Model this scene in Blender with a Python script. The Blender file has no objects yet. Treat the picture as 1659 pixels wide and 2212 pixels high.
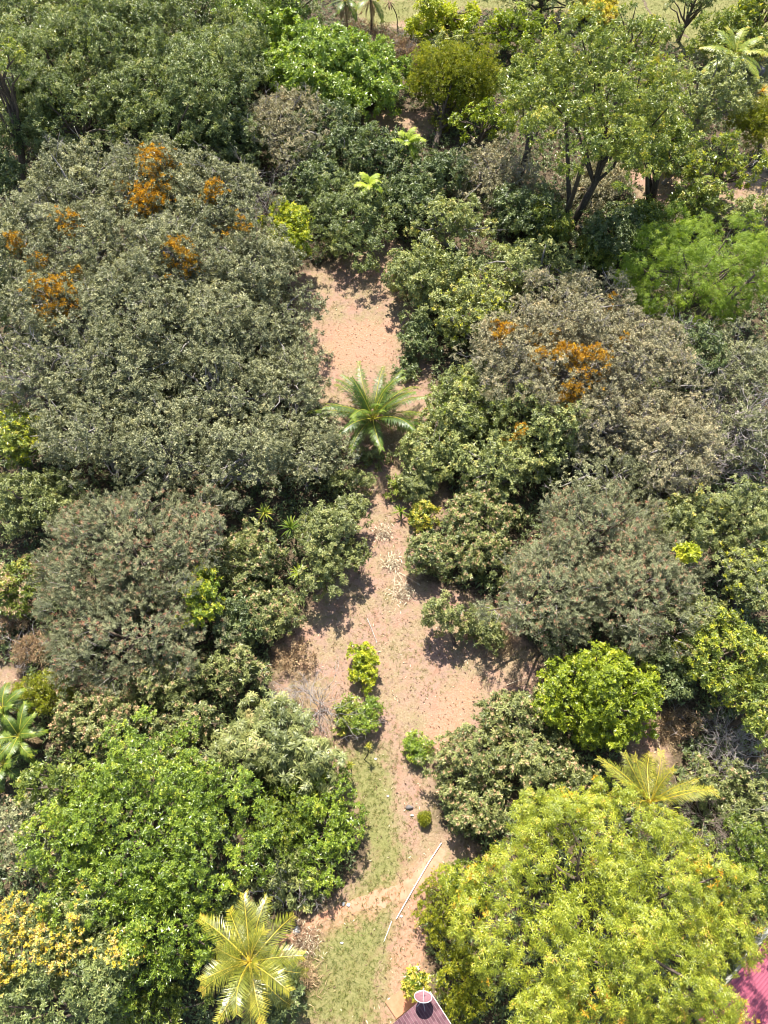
import bpy, math
import numpy as np
from math import radians as R_, sin, cos, pi

# ------------------------------------------------------------------ camera, light, exposure
SC = bpy.context.scene
COL = SC.collection
H_CAM, PITCH, VFOV = 62.0, 60.0, 68.0
cam_d = bpy.data.cameras.new('camera'); cam = bpy.data.objects.new('camera', cam_d); COL.objects.link(cam)
cam.location = (0, 0, H_CAM); cam.rotation_euler = (R_(90 - PITCH), 0, 0)
cam_d.sensor_fit = 'VERTICAL'; cam_d.sensor_height = 24.0
cam_d.lens = 12.0 / math.tan(R_(VFOV / 2)); cam_d.clip_end = 4000; cam_d.clip_start = 0.5
SC.camera = cam
SUN_EL, SUN_AZ = 56.0, -9.0
wd = bpy.data.worlds.new("World"); SC.world = wd; wd.use_nodes = True
wn = wd.node_tree.nodes; wl = wd.node_tree.links
sky = wn.new('ShaderNodeTexSky'); sky.sky_type = 'NISHITA'; sky.sun_disc = False
sky.sun_elevation = R_(SUN_EL); sky.sun_rotation = R_(SUN_AZ)
bg = wn['Background']; bg.inputs['Strength'].default_value = 0.095
wl.new(sky.outputs['Color'], bg.inputs['Color'])
sd = bpy.data.lights.new('sun', 'SUN'); sd.energy = 4.8; sd.angle = R_(0.5); sd.color = (1.0, 0.95, 0.86)
sun = bpy.data.objects.new('sun', sd); COL.objects.link(sun)
sun.rotation_euler = (R_(-(90 - SUN_EL)), 0, 0)
sun.rotation_mode = 'XYZ'
from mathutils import Vector
sdir = Vector((sin(R_(SUN_AZ)) * cos(R_(SUN_EL)), cos(R_(SUN_AZ)) * cos(R_(SUN_EL)), sin(R_(SUN_EL))))
sun.rotation_euler = sdir.to_track_quat('Z', 'Y').to_euler()
sun.location = (-10, 40, 90)
vs = SC.view_settings; vs.view_transform = 'Standard'; vs.look = 'None'; vs.exposure = 1.38; vs.gamma = 1.0
try: SC.cycles.filter_width = 1.0; SC.cycles.max_bounces = 7; SC.cycles.transmission_bounces = 4; SC.cycles.diffuse_bounces = 4
except Exception: pass

# ------------------------------------------------------------------ helpers
FD = 1106.0 / math.tan(R_(VFOV / 2))
P_ = R_(90 - PITCH)
CUP = np.array([0, cos(P_), sin(P_)]); CFW = np.array([0, sin(P_), -cos(P_)]); CRT = np.array([1.0, 0, 0])
def hgt(x, y):
    return 0.18 * np.sin(x * 0.11 + 0.7) * np.cos(y * 0.09) + 0.12 * np.sin(x * 0.05 - y * 0.07 + 1.0)
def at(px, py, z=0.0):
    """pixel of the 1659 x 2212 image, cast through the camera -> place at height z"""
    d = CRT * ((px - 829.5) / FD) + CUP * (-(py - 1106.0) / FD) + CFW
    t = (z - H_CAM) / d[2]
    return np.array([0, 0, H_CAM]) + d * t, t          # place, metres along the axis
def gnd(px, py):
    p, t = at(px, py, 0.0); p[2] = hgt(p[0], p[1]); return p, t

class Geo:
    def __init__(s): s.v = []; s.f = []; s.t = []; s.n = 0
    def add(s, v, f, t=0.5):
        v = np.asarray(v, float); f = np.asarray(f, int)
        s.v.append(v); s.f.append(f + s.n); s.n += len(v)
        s.t.append(np.broadcast_to(np.asarray(t, float), (len(f),)).copy())
    def build(s, name, mat, parent=None, origin=(0, 0, 0), smooth=False):
        me = bpy.data.meshes.new(name)
        v = np.concatenate(s.v) - np.asarray(origin, float); f = np.concatenate(s.f); t = np.concatenate(s.t)
        me.vertices.add(len(v)); me.vertices.foreach_set('co', v.astype(np.float32).ravel())
        me.loops.add(len(f) * 4); me.loops.foreach_set('vertex_index', f.astype(np.int32).ravel())
        me.polygons.add(len(f)); me.polygons.foreach_set('loop_start', np.arange(0, len(f) * 4, 4, dtype=np.int32))
        me.polygons.foreach_set('use_smooth', np.full(len(f), smooth))
        me.update(calc_edges=True)
        a = me.attributes.new('tint', 'FLOAT', 'FACE'); a.data.foreach_set('value', t.astype(np.float32))
        me.materials.append(mat)
        o = bpy.data.objects.new(name, me); COL.objects.link(o)
        if parent is not None: o.parent = parent
        else: o.location = origin
        return o

def tag(o, label=None, cat=None, group=None, kind=None):
    if label: o['label'] = label
    if cat: o['category'] = cat
    if group: o['group'] = group
    if kind: o['kind'] = kind
    return o
def thing(name, loc, label, cat, group=None):
    o = bpy.data.objects.new(name, None); COL.objects.link(o); o.location = loc; o.empty_display_size = 0.3
    return tag(o, label, cat, group)

def nrm(a): return a / (np.linalg.norm(a, axis=-1, keepdims=True) + 1e-9)
def basis(A):
    ref = np.where(np.abs(A[..., 2:3]) < 0.9, np.array([0, 0, 1.0]), np.array([1.0, 0, 0]))
    U = nrm(np.cross(A, ref)); V = np.cross(A, U); return U, V
def tube(g, pts, rad, sides=6, t=0.5):
    pts = np.asarray(pts, float); k = len(pts); rad = np.broadcast_to(np.asarray(rad, float), (k,))
    T = nrm(np.gradient(pts, axis=0)); U, V = basis(T)
    for i in range(1, k):                                   # keep the frame from flipping
        u = U[i - 1] - T[i] * np.dot(U[i - 1], T[i]); U[i] = u / (np.linalg.norm(u) + 1e-9); V[i] = np.cross(T[i], U[i])
    a = np.arange(sides) * 2 * pi / sides
    ring = pts[:, None, :] + rad[:, None, None] * (np.cos(a)[None, :, None] * U[:, None, :] + np.sin(a)[None, :, None] * V[:, None, :])
    v = ring.reshape(-1, 3)
    i = np.arange(k - 1)[:, None] * sides; j = np.arange(sides)[None, :]; j2 = (j + 1) % sides
    f = np.stack([i + j, i + j2, i + sides + j2, i + sides + j], -1).reshape(-1, 4)
    g.add(v, f, t)
def box(g, o, ax, ay, az, t=0.5):
    o, ax, ay, az = [np.asarray(q, float) for q in (o, ax, ay, az)]
    v = [o + ax * i + ay * j + az * k for k in (0, 1) for j in (0, 1) for i in (0, 1)]
    g.add(v, [[0, 2, 3, 1], [4, 5, 7, 6], [0, 1, 5, 4], [2, 6, 7, 3], [0, 4, 6, 2], [1, 3, 7, 5]], t)

def leaves(g, rng, P, A, n, L, W, a0, a1, droop, tint, roll=0.5, tj=0.17, bend=0.12):
    N = len(P)
    if N == 0: return
    U, V = basis(A)
    az = rng.uniform(0, 2 * pi, (N, 1)) + np.arange(n)[None, :] * 2 * pi / n + rng.uniform(-.4, .4, (N, n))
    an = np.radians(rng.uniform(a0, a1, (N, n)))
    d = np.cos(an)[..., None] * A[:, None] + np.sin(an)[..., None] * (np.cos(az)[..., None] * U[:, None] + np.sin(az)[..., None] * V[:, None])
    d[..., 2] -= droop; d = nrm(d)
    s = np.cross(d, np.broadcast_to(A[:, None], d.shape)) + roll * rng.normal(size=d.shape)
    s = s - d * (s * d).sum(-1, keepdims=True); s = nrm(s)
    Ls = (L * rng.uniform(.65, 1.25, (N, n)))[..., None]; Ws = W * Ls / L
    p0 = np.broadcast_to(P[:, None], d.shape) + d * Ls * 0.06
    nn = np.cross(d, s)
    nn *= np.where(nn[..., 2:3] < 0, -1, 1)
    mid = p0 + d * Ls * 0.48 + nn * Ls * bend * .5
    tip = p0 + d * Ls - nn * Ls * bend
    v = np.stack([p0, mid + s * Ws, tip, mid - s * Ws], 2).reshape(-1, 3)
    f = np.arange(len(v)).reshape(-1, 4)
    t = np.clip(np.asarray(tint).reshape(-1, 1) + rng.normal(0, tj, (N, n)), 0, 1).ravel()
    g.add(v, f, t)

def sph(rng, n): return nrm(rng.normal(size=(n, 3)))

# ------------------------------------------------------------------ materials
def new_mat(name):
    m = bpy.data.materials.new(name); m.use_nodes = True
    nt = m.node_tree; nt.nodes.clear(); return m, nt.nodes, nt.links
def ramp(N, stops):
    r = N.new('ShaderNodeValToRGB'); e = r.color_ramp.elements
    while len(e) < len(stops): e.new(0.5)
    for k, (p, c) in enumerate(stops): e[k].position = p; e[k].color = (*c, 1)
    return r
def leaf_mat(name, stops, trans=0.30, rough=0.42, spec=0.5, tgain=(1.25, 1.3, .55), wb=(1.07, .99, .80)):
    stops = [(p, tuple(min(x * LEAF_GAIN * k, .75) for x, k in zip(c, wb))) for p, c in stops]
    m, N, Lk = new_mat(name)
    at_ = N.new('ShaderNodeAttribute'); at_.attribute_name = 'tint'
    r = ramp(N, stops); Lk.new(at_.outputs['Fac'], r.inputs[0])
    b = N.new('ShaderNodeBsdfPrincipled'); b.inputs['Roughness'].default_value = rough
    b.inputs['Specular IOR Level'].default_value = spec
    Lk.new(r.outputs[0], b.inputs['Base Color'])
    tr = N.new('ShaderNodeBsdfTranslucent')
    mx = N.new('ShaderNodeMix'); mx.data_type = 'RGBA'; mx.blend_type = 'MULTIPLY'; mx.inputs[0].default_value = 1
    Lk.new(r.outputs[0], mx.inputs[6]); mx.inputs[7].default_value = (*tgain, 1)
    Lk.new(mx.outputs[2], tr.inputs['Color'])
    ms = N.new('ShaderNodeMixShader'); ms.inputs[0].default_value = trans
    Lk.new(b.outputs[0], ms.inputs[1]); Lk.new(tr.outputs[0], ms.inputs[2])
    o = N.new('ShaderNodeOutputMaterial'); Lk.new(ms.outputs[0], o.inputs[0]); return m
def surf_mat(name, c1, c2, scale=3.0, rough=0.8, bump=0.0, spec=0.3, detail=6, tint=False):
    m, N, Lk = new_mat(name)
    tc = N.new('ShaderNodeTexCoord'); no = N.new('ShaderNodeTexNoise')
    no.inputs['Scale'].default_value = scale; no.inputs['Detail'].default_value = detail; no.inputs['Roughness'].default_value = .65
    Lk.new(tc.outputs['Object'], no.inputs['Vector'])
    r = ramp(N, [(0.3, c1), (0.7, c2)])
    b = N.new('ShaderNodeBsdfPrincipled'); b.inputs['Roughness'].default_value = rough; b.inputs['Specular IOR Level'].default_value = spec
    if tint:
        a_ = N.new('ShaderNodeAttribute'); a_.attribute_name = 'tint'
        ad = N.new('ShaderNodeMath'); ad.operation = 'MULTIPLY_ADD'; ad.inputs[1].default_value = .5
        Lk.new(no.outputs['Fac'], ad.inputs[0]); hf = N.new('ShaderNodeMath'); hf.operation = 'MULTIPLY'; hf.inputs[1].default_value = .5
        Lk.new(a_.outputs['Fac'], hf.inputs[0]); Lk.new(hf.outputs[0], ad.inputs[2]); Lk.new(ad.outputs[0], r.inputs[0])
    else: Lk.new(no.outputs['Fac'], r.inputs[0])
    Lk.new(r.outputs[0], b.inputs['Base Color'])
    if bump:
        bp = N.new('ShaderNodeBump'); bp.inputs['Strength'].default_value = bump; bp.inputs['Distance'].default_value = .05
        Lk.new(no.outputs['Fac'], bp.inputs['Height']); Lk.new(bp.outputs[0], b.inputs['Normal'])
    o = N.new('ShaderNodeOutputMaterial'); Lk.new(b.outputs[0], o.inputs[0]); return m

LEAF_GAIN = 1.5
LM = {
 'dkgreen': leaf_mat('leaf_dark_green', [(0, (0.05, 0.072, 0.027)), (0.5, (0.122, 0.158, 0.06)), (0.85, (0.21, 0.245, 0.095)), (1, (0.28, 0.27, 0.12))], .25, .40, .55),
 'glossy':  leaf_mat('leaf_glossy', [(0, (.075, .12, .02)), (.5, (.15, .22, .035)), (.85, (.25, .32, .07)), (1, (.33, .34, .10))], .3, .33, .8),
 'lime':    leaf_mat('leaf_lime', [(0, (0.08, 0.11, 0.01)), (0.5, (0.18, 0.22, 0.02)), (0.82, (0.3, 0.325, 0.035)), (0.95, (0.37, 0.32, 0.05)), (1, (0.38, 0.24, 0.07))], .32, .38, .6),
 'bright':  leaf_mat('leaf_bright', [(0, (0.045, 0.08, 0.01)), (0.5, (0.112, 0.172, 0.018)), (0.85, (0.21, 0.275, 0.035)), (1, (0.31, 0.33, 0.05))], .3, .34, .7),
 'olive':   leaf_mat('leaf_olive', [(0, (0.07, 0.072, 0.036)), (0.5, (0.165, 0.16, 0.08)), (0.85, (0.275, 0.255, 0.135)), (1, (0.36, 0.31, 0.16))], .2, .45, .5, (1.1, 1.1, .6), wb=(.98, 1.03, 1.0)),
 'greyolive': leaf_mat('leaf_grey_olive', [(0, (0.095, 0.09, 0.055)), (0.5, (0.205, 0.185, 0.115)), (0.85, (0.33, 0.285, 0.19)), (1, (0.4, 0.29, 0.18))], .18, .5, .45, (1.1, 1.05, .7), wb=(1.03, 1.04, .90)),
 'cream':   leaf_mat('leaf_pale_olive', [(0, (0.075, 0.085, 0.03)), (0.5, (0.185, 0.19, 0.068)), (0.85, (0.32, 0.3, 0.11)), (1, (0.42, 0.32, 0.12))], .25, .42, .5, wb=(.95, 1.02, .92)),
 'feather': leaf_mat('leaf_feathery', [(0, (0.055, 0.1, 0.01)), (0.5, (0.125, 0.195, 0.018)), (0.85, (0.22, 0.29, 0.03)), (1, (0.28, 0.33, 0.05))], .38, .5, .35),
 'yg':      leaf_mat('leaf_yellow_green', [(0, (.055, .085, .018)), (.5, (.13, .17, .032)), (.85, (.24, .27, .055)), (1, (.36, .31, .08))], .3, .38, .6),
 'gold':    leaf_mat('leaf_orange_gold', [(0, (0.12, 0.078, 0.01)), (0.5, (0.32, 0.2, 0.02)), (0.85, (0.48, 0.33, 0.035)), (1, (0.45, 0.25, 0.07))], .3, .5, .3, (1.2, 1.0, .5)),
 'lemon':   leaf_mat('leaf_lemon', [(0, (.10, .13, .012)), (.5, (.24, .28, .02)), (.85, (.40, .42, .035)), (1, (.46, .40, .06))], .35, .42, .5),
 'vivid':   leaf_mat('leaf_vivid', [(0, (0.06, 0.095, 0.008)), (0.5, (0.155, 0.205, 0.013)), (0.85, (0.28, 0.33, 0.025)), (1, (0.38, 0.37, 0.05))], .33, .38, .6),
 'shrub':   leaf_mat('leaf_shrub', [(0, (0.06, 0.072, 0.028)), (0.5, (0.148, 0.16, 0.058)), (0.85, (0.25, 0.25, 0.1)), (1, (0.34, 0.27, 0.14))], .25, .42, .55, wb=(1.0, 1.02, .88)),
 'deep':    leaf_mat('leaf_deep_green', [(0, (.030, .055, .006)), (.5, (.075, .115, .010)), (.85, (.15, .19, .02)), (1, (.22, .23, .04))], .3, .36, .6),
 'hedge':   leaf_mat('leaf_hedge', [(0, (0.06, 0.08, 0.006)), (0.5, (0.135, 0.16, 0.01)), (0.85, (0.24, 0.255, 0.018)), (1, (0.34, 0.28, 0.03))], .33, .4, .5),
 'spray':   leaf_mat('leaf_spray', [(0, (0.07, 0.078, 0.04)), (0.5, (0.16, 0.165, 0.08)), (0.8, (0.26, 0.255, 0.13)), (0.93, (0.27, 0.18, 0.1)), (1, (0.27, 0.12, 0.07))], .15, .5, .4, (1.1, 1.0, .7), wb=(.98, 1.0, 1.02)),
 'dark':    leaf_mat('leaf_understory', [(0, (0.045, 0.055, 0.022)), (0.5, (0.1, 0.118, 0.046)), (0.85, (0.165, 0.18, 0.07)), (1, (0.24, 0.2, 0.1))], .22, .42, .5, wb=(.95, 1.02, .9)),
 'dry':     leaf_mat('leaf_dry', [(0, (.11, .075, .05)), (.5, (.22, .16, .11)), (.85, (.32, .25, .17)), (1, (.40, .32, .22))], .12, .7, .2, (1, 1, .8)),
 'croton':  leaf_mat('leaf_croton', [(0, (.10, .12, .015)), (.4, (.34, .30, .03)), (.75, (.58, .48, .10)), (1, (.62, .36, .18))], .3, .38, .6, (1.1, 1, .6)),
 'peach':   leaf_mat('blossom_peach', [(0, (.26, .24, .03)), (.4, (.48, .40, .05)), (.75, (.60, .40, .16)), (1, (.60, .36, .22))], .25, .6, .2, (1.1, 1, .6)),
 'flower':  leaf_mat('flower_brown', [(0, (.20, .14, .09)), (.5, (.34, .25, .17)), (1, (.44, .33, .24))], .15, .7, .2, (1, 1, 1)),
 'palm':    leaf_mat('leaf_palm', [(0, (0.028, 0.058, 0.008)), (0.5, (0.085, 0.13, 0.014)), (0.85, (0.2, 0.235, 0.028)), (1, (0.34, 0.29, 0.06))], .2, .42, .45),
 'coco':    leaf_mat('leaf_coconut', [(0, (0.045, 0.07, 0.008)), (0.5, (0.15, 0.17, 0.018)), (0.85, (0.33, 0.31, 0.042)), (1, (0.46, 0.34, 0.06))], .28, .33, .75, (1.2, 1.15, .5)),
 'grass':   leaf_mat('grass_blade', [(0, (0.05, 0.072, 0.016)), (0.45, (0.092, 0.112, 0.026)), (0.75, (0.15, 0.128, 0.055)), (1, (0.2, 0.155, 0.085))], .25, .6, .25),
 'litter':  leaf_mat('litter_bits', [(0, (0.055, 0.034, 0.024)), (0.4, (0.115, 0.075, 0.054)), (0.75, (0.22, 0.16, 0.125)), (1, (0.5, 0.44, 0.38))], .05, .6, .3, (1, 1, 1)),
}
BARK = surf_mat('bark_brown', (.07, .05, .035), (.17, .13, .10), 5, .9, .5)
BARKG = surf_mat('bark_grey', (.17, .15, .13), (.32, .29, .265), 6, .85, .4)
BARKD = surf_mat('bark_dark', (.045, .034, .025), (.11, .085, .06), 5, .9, .5)
TWIG = surf_mat('twig_pale', (.26, .22, .20), (.42, .37, .34), 4, .8)
TWIGB = surf_mat('twig_dry', (.20, .15, .12), (.36, .29, .23), 4, .85)
STONE = surf_mat('stone_pale', (.42, .40, .37), (.68, .66, .62), 7, .85, .4)
STONED = surf_mat('stone_dark', (.09, .08, .075), (.20, .18, .17), 4, .9, .6)

# ------------------------------------------------------------------ terrain
CLEAR = [
 [(628,600),(700,575),(760,545),(850,510),(880,560),(850,610),(890,660),(925,740),(925,830),(935,900),(960,1000),(965,1090),(900,1080),(840,1070),(760,980),(695,870),(650,770),(640,690)],
 [(745,1010),(840,1040),(960,1060),(965,1110),(900,1150),(915,1250),(1060,1300),(1165,1430),(1160,1490),(1050,1560),(1000,1640),(940,1660),(945,1790),(1030,1830),(1000,1890),(900,1930),(890,2000),(935,2130),(900,2230),(600,2230),(640,2040),(600,2000),(700,1960),(760,1900),(800,1840),(760,1740),(700,1630),(600,1580),(590,1400),(660,1330),(690,1270),(790,1190)],
 [(740,0),(1659,-40),(1700,60),(1659,330),(1580,240),(1560,150),(1470,110),(1400,60),(1250,25),(1000,20),(900,60),(800,60)],
 [(780,245),(850,238),(925,240),(940,290),(870,300),(790,285)],
 [(1355,370),(1470,350),(1659,370),(1670,480),(1500,450),(1400,470)],
 [(-40,1440),(40,1440),(50,1490),(-40,1500)],
 [(1385,1540),(1480,1530),(1440,1660),(1330,1680)],
]
LAWN = [
 [(640,2050),(700,2000),(790,1880),(770,1780),(745,1690),(720,1620),(830,1610),(850,1700),(860,1790),(890,1850),(860,1930),(850,2010),(830,2120),(820,2230),(600,2230)],
 [(740,0),(1659,-40),(1700,60),(1659,330),(1580,240),(1400,70),(1250,25),(1000,20),(800,60)],
]
SOIL = [
 [(700,700),(860,690),(850,790),(700,800)],
 [(850,1890),(960,1830),(930,2120),(840,2140)],
 [(830,1900),(600,2030),(640,2060),(860,1960)],
 [(930,1500),(1050,1450),(1000,1620),(900,1640)],
]
def poly_mask(polys, X, Y, soft):
    out = np.zeros(X.shape)
    for P in polys:
        W = np.array([at(a, b, 0)[0][:2] for a, b in P]); n = len(W)
        inside = np.zeros(X.shape, bool); dm = np.full(X.shape, 1e9)
        for k in range(n):
            (x1, y1), (x2, y2) = W[k], W[(k + 1) % n]
            c = ((y1 > Y) != (y2 > Y)) & (X < (x2 - x1) * (Y - y1) / (y2 - y1 + 1e-12) + x1); inside ^= c
            L2 = (x2 - x1) ** 2 + (y2 - y1) ** 2 + 1e-9
            t = np.clip(((X - x1) * (x2 - x1) + (Y - y1) * (y2 - y1)) / L2, 0, 1)
            dm = np.minimum(dm, np.hypot(X - x1 - t * (x2 - x1), Y - y1 - t * (y2 - y1)))
        sdv = np.where(inside, dm, -dm)
        out = np.maximum(out, np.clip(sdv / soft * .5 + .5, 0, 1))
    return out
def grid_axis(a, b, st, far):
    core = np.arange(a, b + st, st); g = [];  s = st * 2; x = 0
    while x < far: x += s; s *= 1.35; g.append(x)
    g = np.array(g); return np.concatenate([(core[0] - g)[::-1], core, core[-1] + g])
gx = grid_axis(-75, 75, .5, 1500); gy = grid_axis(-14, 140, .5, 1500)
GX, GY = np.meshgrid(gx, gy); ZZ = hgt(GX, GY)
gm = bpy.data.meshes.new('ground'); nx, ny = len(gx), len(gy)
ii, jj = np.meshgrid(np.arange(nx - 1), np.arange(ny - 1)); q = (jj * nx + ii)
F = np.stack([q, q + 1, q + 1 + nx, q + nx], -1).reshape(-1, 4)
V = np.stack([GX, GY, ZZ], -1).reshape(-1, 3)
gm.vertices.add(len(V)); gm.vertices.foreach_set('co', V.astype(np.float32).ravel())
gm.loops.add(len(F) * 4); gm.loops.foreach_set('vertex_index', F.astype(np.int32).ravel())
gm.polygons.add(len(F)); gm.polygons.foreach_set('loop_start', np.arange(0, len(F) * 4, 4, dtype=np.int32))
gm.polygons.foreach_set('use_smooth', np.ones(len(F), bool)); gm.update(calc_edges=True)
for nm, pl, so in (('open', CLEAR, 1.6), ('lawn', LAWN, 2.2), ('soil', SOIL, 2.0)):
    a = gm.attributes.new(nm, 'FLOAT', 'POINT'); a.data.foreach_set('value', poly_mask(pl, GX, GY, so).astype(np.float32).ravel())
def ground_material():
    m, N, Lk = new_mat('ground_mix')
    tc = N.new('ShaderNodeTexCoord')
    def noise(s, d=5, r=.6):
        n = N.new('ShaderNodeTexNoise'); n.inputs['Scale'].default_value = s; n.inputs['Detail'].default_value = d; n.inputs['Roughness'].default_value = r
        Lk.new(tc.outputs['Object'], n.inputs['Vector']); return n.outputs['Fac']
    def mixc(f, a, b):
        x = N.new('ShaderNodeMix'); x.data_type = 'RGBA'
        if isinstance(f, float): x.inputs[0].default_value = f
        else: Lk.new(f, x.inputs[0])
        for k, c in ((6, a), (7, b)):
            if isinstance(c, tuple): x.inputs[k].default_value = (*c, 1)
            else: Lk.new(c, x.inputs[k])
        return x.outputs[2]
    def mth(op, a, b=None, c=None):
        x = N.new('ShaderNodeMath'); x.operation = op
        for k, v in enumerate((a, b, c)):
            if v is None: continue
            if isinstance(v, (int, float)): x.inputs[k].default_value = v
            else: Lk.new(v, x.inputs[k])
        return x.outputs[0]
    def sm(f, lo, hi):
        x = N.new('ShaderNodeMapRange'); x.interpolation_type = 'SMOOTHSTEP'; x.inputs[1].default_value = lo; x.inputs[2].default_value = hi
        Lk.new(f, x.inputs[0]); return x.outputs[0]
    def attr(n): a = N.new('ShaderNodeAttribute'); a.attribute_name = n; return a.outputs['Fac']
    n1, n2, n3, n4 = noise(.35), noise(1.3, 6, .7), noise(6, 4, .7), noise(22, 3, .7)
    def brk(mask, lo, hi, amp=.9):
        k = mth('MULTIPLY_ADD', mth('SUBTRACT', n2, .5), amp, mask); return sm(k, lo, hi)
    litter = mixc(sm(n3, .35, .65), (.055, .042, .025), (.13, .095, .06))
    pink = mixc(sm(n2, .35, .65), (.285, .165, .112), (.365, .240, .178))
    straw = mixc(sm(n3, .35, .65), (.235, .172, .095), (.335, .255, .155))
    dry = mixc(sm(n1, .38, .62), pink, straw)
    dry = mixc(mth('MULTIPLY', sm(n4, .5, .66), .7), dry, (.13, .08, .055))
    dry = mixc(mth('MULTIPLY', sm(n4, .40, .28), .5), dry, (.42, .35, .285))
    dry = mixc(mth('MULTIPLY', sm(n2, .50, .62), .55), dry, (.215, .140, .105))
    dry = mixc(mth('MULTIPLY', mth('MULTIPLY', sm(noise(.9, 6, .75), .52, .62), sm(n3, .4, .6)), .6), dry, (.17, .165, .06))
    gr = mixc(sm(n3, .3, .7), (.105, .145, .026), (.215, .220, .070))
    gr = mixc(mth('MULTIPLY', sm(n4, .5, .7), .5), gr, (.065, .075, .022))
    soil = mixc(sm(n3, .35, .65), (.33, .170, .10), (.385, .235, .16))
    c = mixc(brk(attr('open'), .3, .7), litter, dry)
    lm = mth('MULTIPLY', brk(attr('lawn'), .35, .75, 1.1), brk(attr('open'), .3, .7))
    c = mixc(mth('MULTIPLY', lm, .72), c, gr)
    c = mixc(mth('MULTIPLY', brk(attr('soil'), .4, .8, 1.2), .8), c, soil)
    b = N.new('ShaderNodeBsdfPrincipled'); b.inputs['Roughness'].default_value = .95; b.inputs['Specular IOR Level'].default_value = .15
    Lk.new(c, b.inputs['Base Color'])
    bp = N.new('ShaderNodeBump'); bp.inputs['Strength'].default_value = .7; bp.inputs['Distance'].default_value = .10
    Lk.new(mth('MULTIPLY_ADD', n4, .5, n3), bp.inputs['Height']); Lk.new(bp.outputs[0], b.inputs['Normal'])
    o = N.new('ShaderNodeOutputMaterial'); Lk.new(b.outputs[0], o.inputs[0]); return m
gm.materials.append(ground_material())
ground = bpy.data.objects.new('ground', gm); COL.objects.link(ground); tag(ground, kind='structure')

def ribbon(name, ctr, wid, mat, lift=.02, seed=1):
    """a trodden strip lying on the ground, its edges uneven"""
    rng = np.random.default_rng(seed)
    C = np.array([gnd(*p)[0][:2] for p in ctr]); s = np.r_[0, np.cumsum(np.hypot(*np.diff(C, axis=0).T))]
    u = np.arange(0, s[-1], .15); X = np.interp(u, s, C[:, 0]); Y = np.interp(u, s, C[:, 1])
    k = np.ones(9) / 9
    X = np.convolve(np.pad(X, 4, 'edge'), k, 'valid'); Y = np.convolve(np.pad(Y, 4, 'edge'), k, 'valid')
    T = nrm(np.stack([np.gradient(X), np.gradient(Y)], -1)); Nn = np.stack([-T[:, 1], T[:, 0]], -1)
    w = np.interp(u, s, wid); m = 8; v = []
    e1 = np.convolve(rng.normal(0, .16, len(u) + 4), np.ones(5) / 5, 'valid'); e2 = np.convolve(rng.normal(0, .16, len(u) + 4), np.ones(5) / 5, 'valid')
    e1 += rng.normal(0, .05, len(u)); e2 += rng.normal(0, .05, len(u))
    for j in range(m + 1):
        t = j / m * 2 - 1; off = t * w * .5 + np.where(t > 0, e1 * t, e2 * -t)
        x = X + Nn[:, 0] * off; y = Y + Nn[:, 1] * off; v.append(np.stack([x, y, hgt(x, y) + lift * (1.0 - .55 * abs(t))], -1))
    v = np.stack(v, 1); n = len(u)
    i = np.arange(n - 1)[:, None] * (m + 1); j = np.arange(m)[None]
    f = np.stack([i + j, i + j + 1, i + m + 2 + j, i + m + 1 + j], -1).reshape(-1, 4)
    g = Geo(); g.add(v.reshape(-1, 3), f); o = g.build(name, mat, smooth=True); return tag(o, kind='structure')
PATHM = surf_mat('path_earth', (.35, .165, .095), (.44, .265, .175), 2.2, .95, .5, .1, 10)
ribbon('dirt_path', [(585,2075),(620,2035),(660,2005),(700,1980),(760,1955),(820,1942),(870,1925),(905,1895),(935,1860),(960,1830)], [.7,.7,.75,.8,.8,.85,1.0,1.2,1.0,.7], PATHM, seed=5)

# ------------------------------------------------------------------ trees and shrubs
#           leaves/cluster, L, W, a0, a1, droop, clusters per m2, roll
SP = {
 'dkgreen': (6, 0.28, 0.055, 40, 100, 0.22, 3.6, 0.35), 'glossy': (6, 0.391, 0.090, 30, 95, 0.1, 2.56, 0.32),
 'lime': (10, 0.3, 0.026, 50, 100, 0.16, 5.0, 0.22), 'bright': (6, 0.25, 0.056, 40, 100, 0.12, 4.4, 0.35),
 'olive': (6, 0.25, 0.055, 30, 110, 0.08, 3.6, 0.45), 'greyolive': (6, 0.25, 0.05, 30, 110, 0.06, 3.6, 0.5),
 'cream': (7, 0.299, 0.072, 40, 105, 0.1, 3.04, 0.35), 'feather': (12, 0.3, 0.018, 55, 100, 0.1, 4.6, 0.35),
 'yg': (6, 0.345, 0.074, 35, 105, 0.18, 2.64, 0.35), 'gold': (7, 0.276, 0.031, 20, 100, 0, 5.60, 0.56),
 'lemon': (8, 0.414, 0.090, 40, 100, 0.12, 2.40, 0.28), 'vivid': (8, 0.276, 0.066, 40, 95, 0.05, 3.84, 0.28),
 'shrub': (8, 0.310, 0.062, 50, 105, 0.1, 2.88, 0.35), 'hedge': (7, 0.2, 0.034, 20, 95, 0.02, 6.6, 0.4),
 'dark': (6, 0.322, 0.078, 35, 110, 0.15, 2.72, 0.42), 'dry': (5, 0.299, 0.036, 20, 120, 0.1, 2.24, 0.63),
 'star': (10, 0.529, 0.054, 75, 100, 0.12, 1.52, 0.10), 'croton': (9, 0.391, 0.090, 30, 85, 0, 4.00, 0.28),
 'deep': (7, .20, .044, 35, 100, .08, 5.4, .35),
 'spray': (0,) * 8,
}
MATKEY = {'star': 'shrub'}
TRUNKS = {'greyolive': BARKG, 'olive': BARKG, 'cream': BARKG}
seed_counter = [100]
FOREST_FOOT = []
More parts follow.
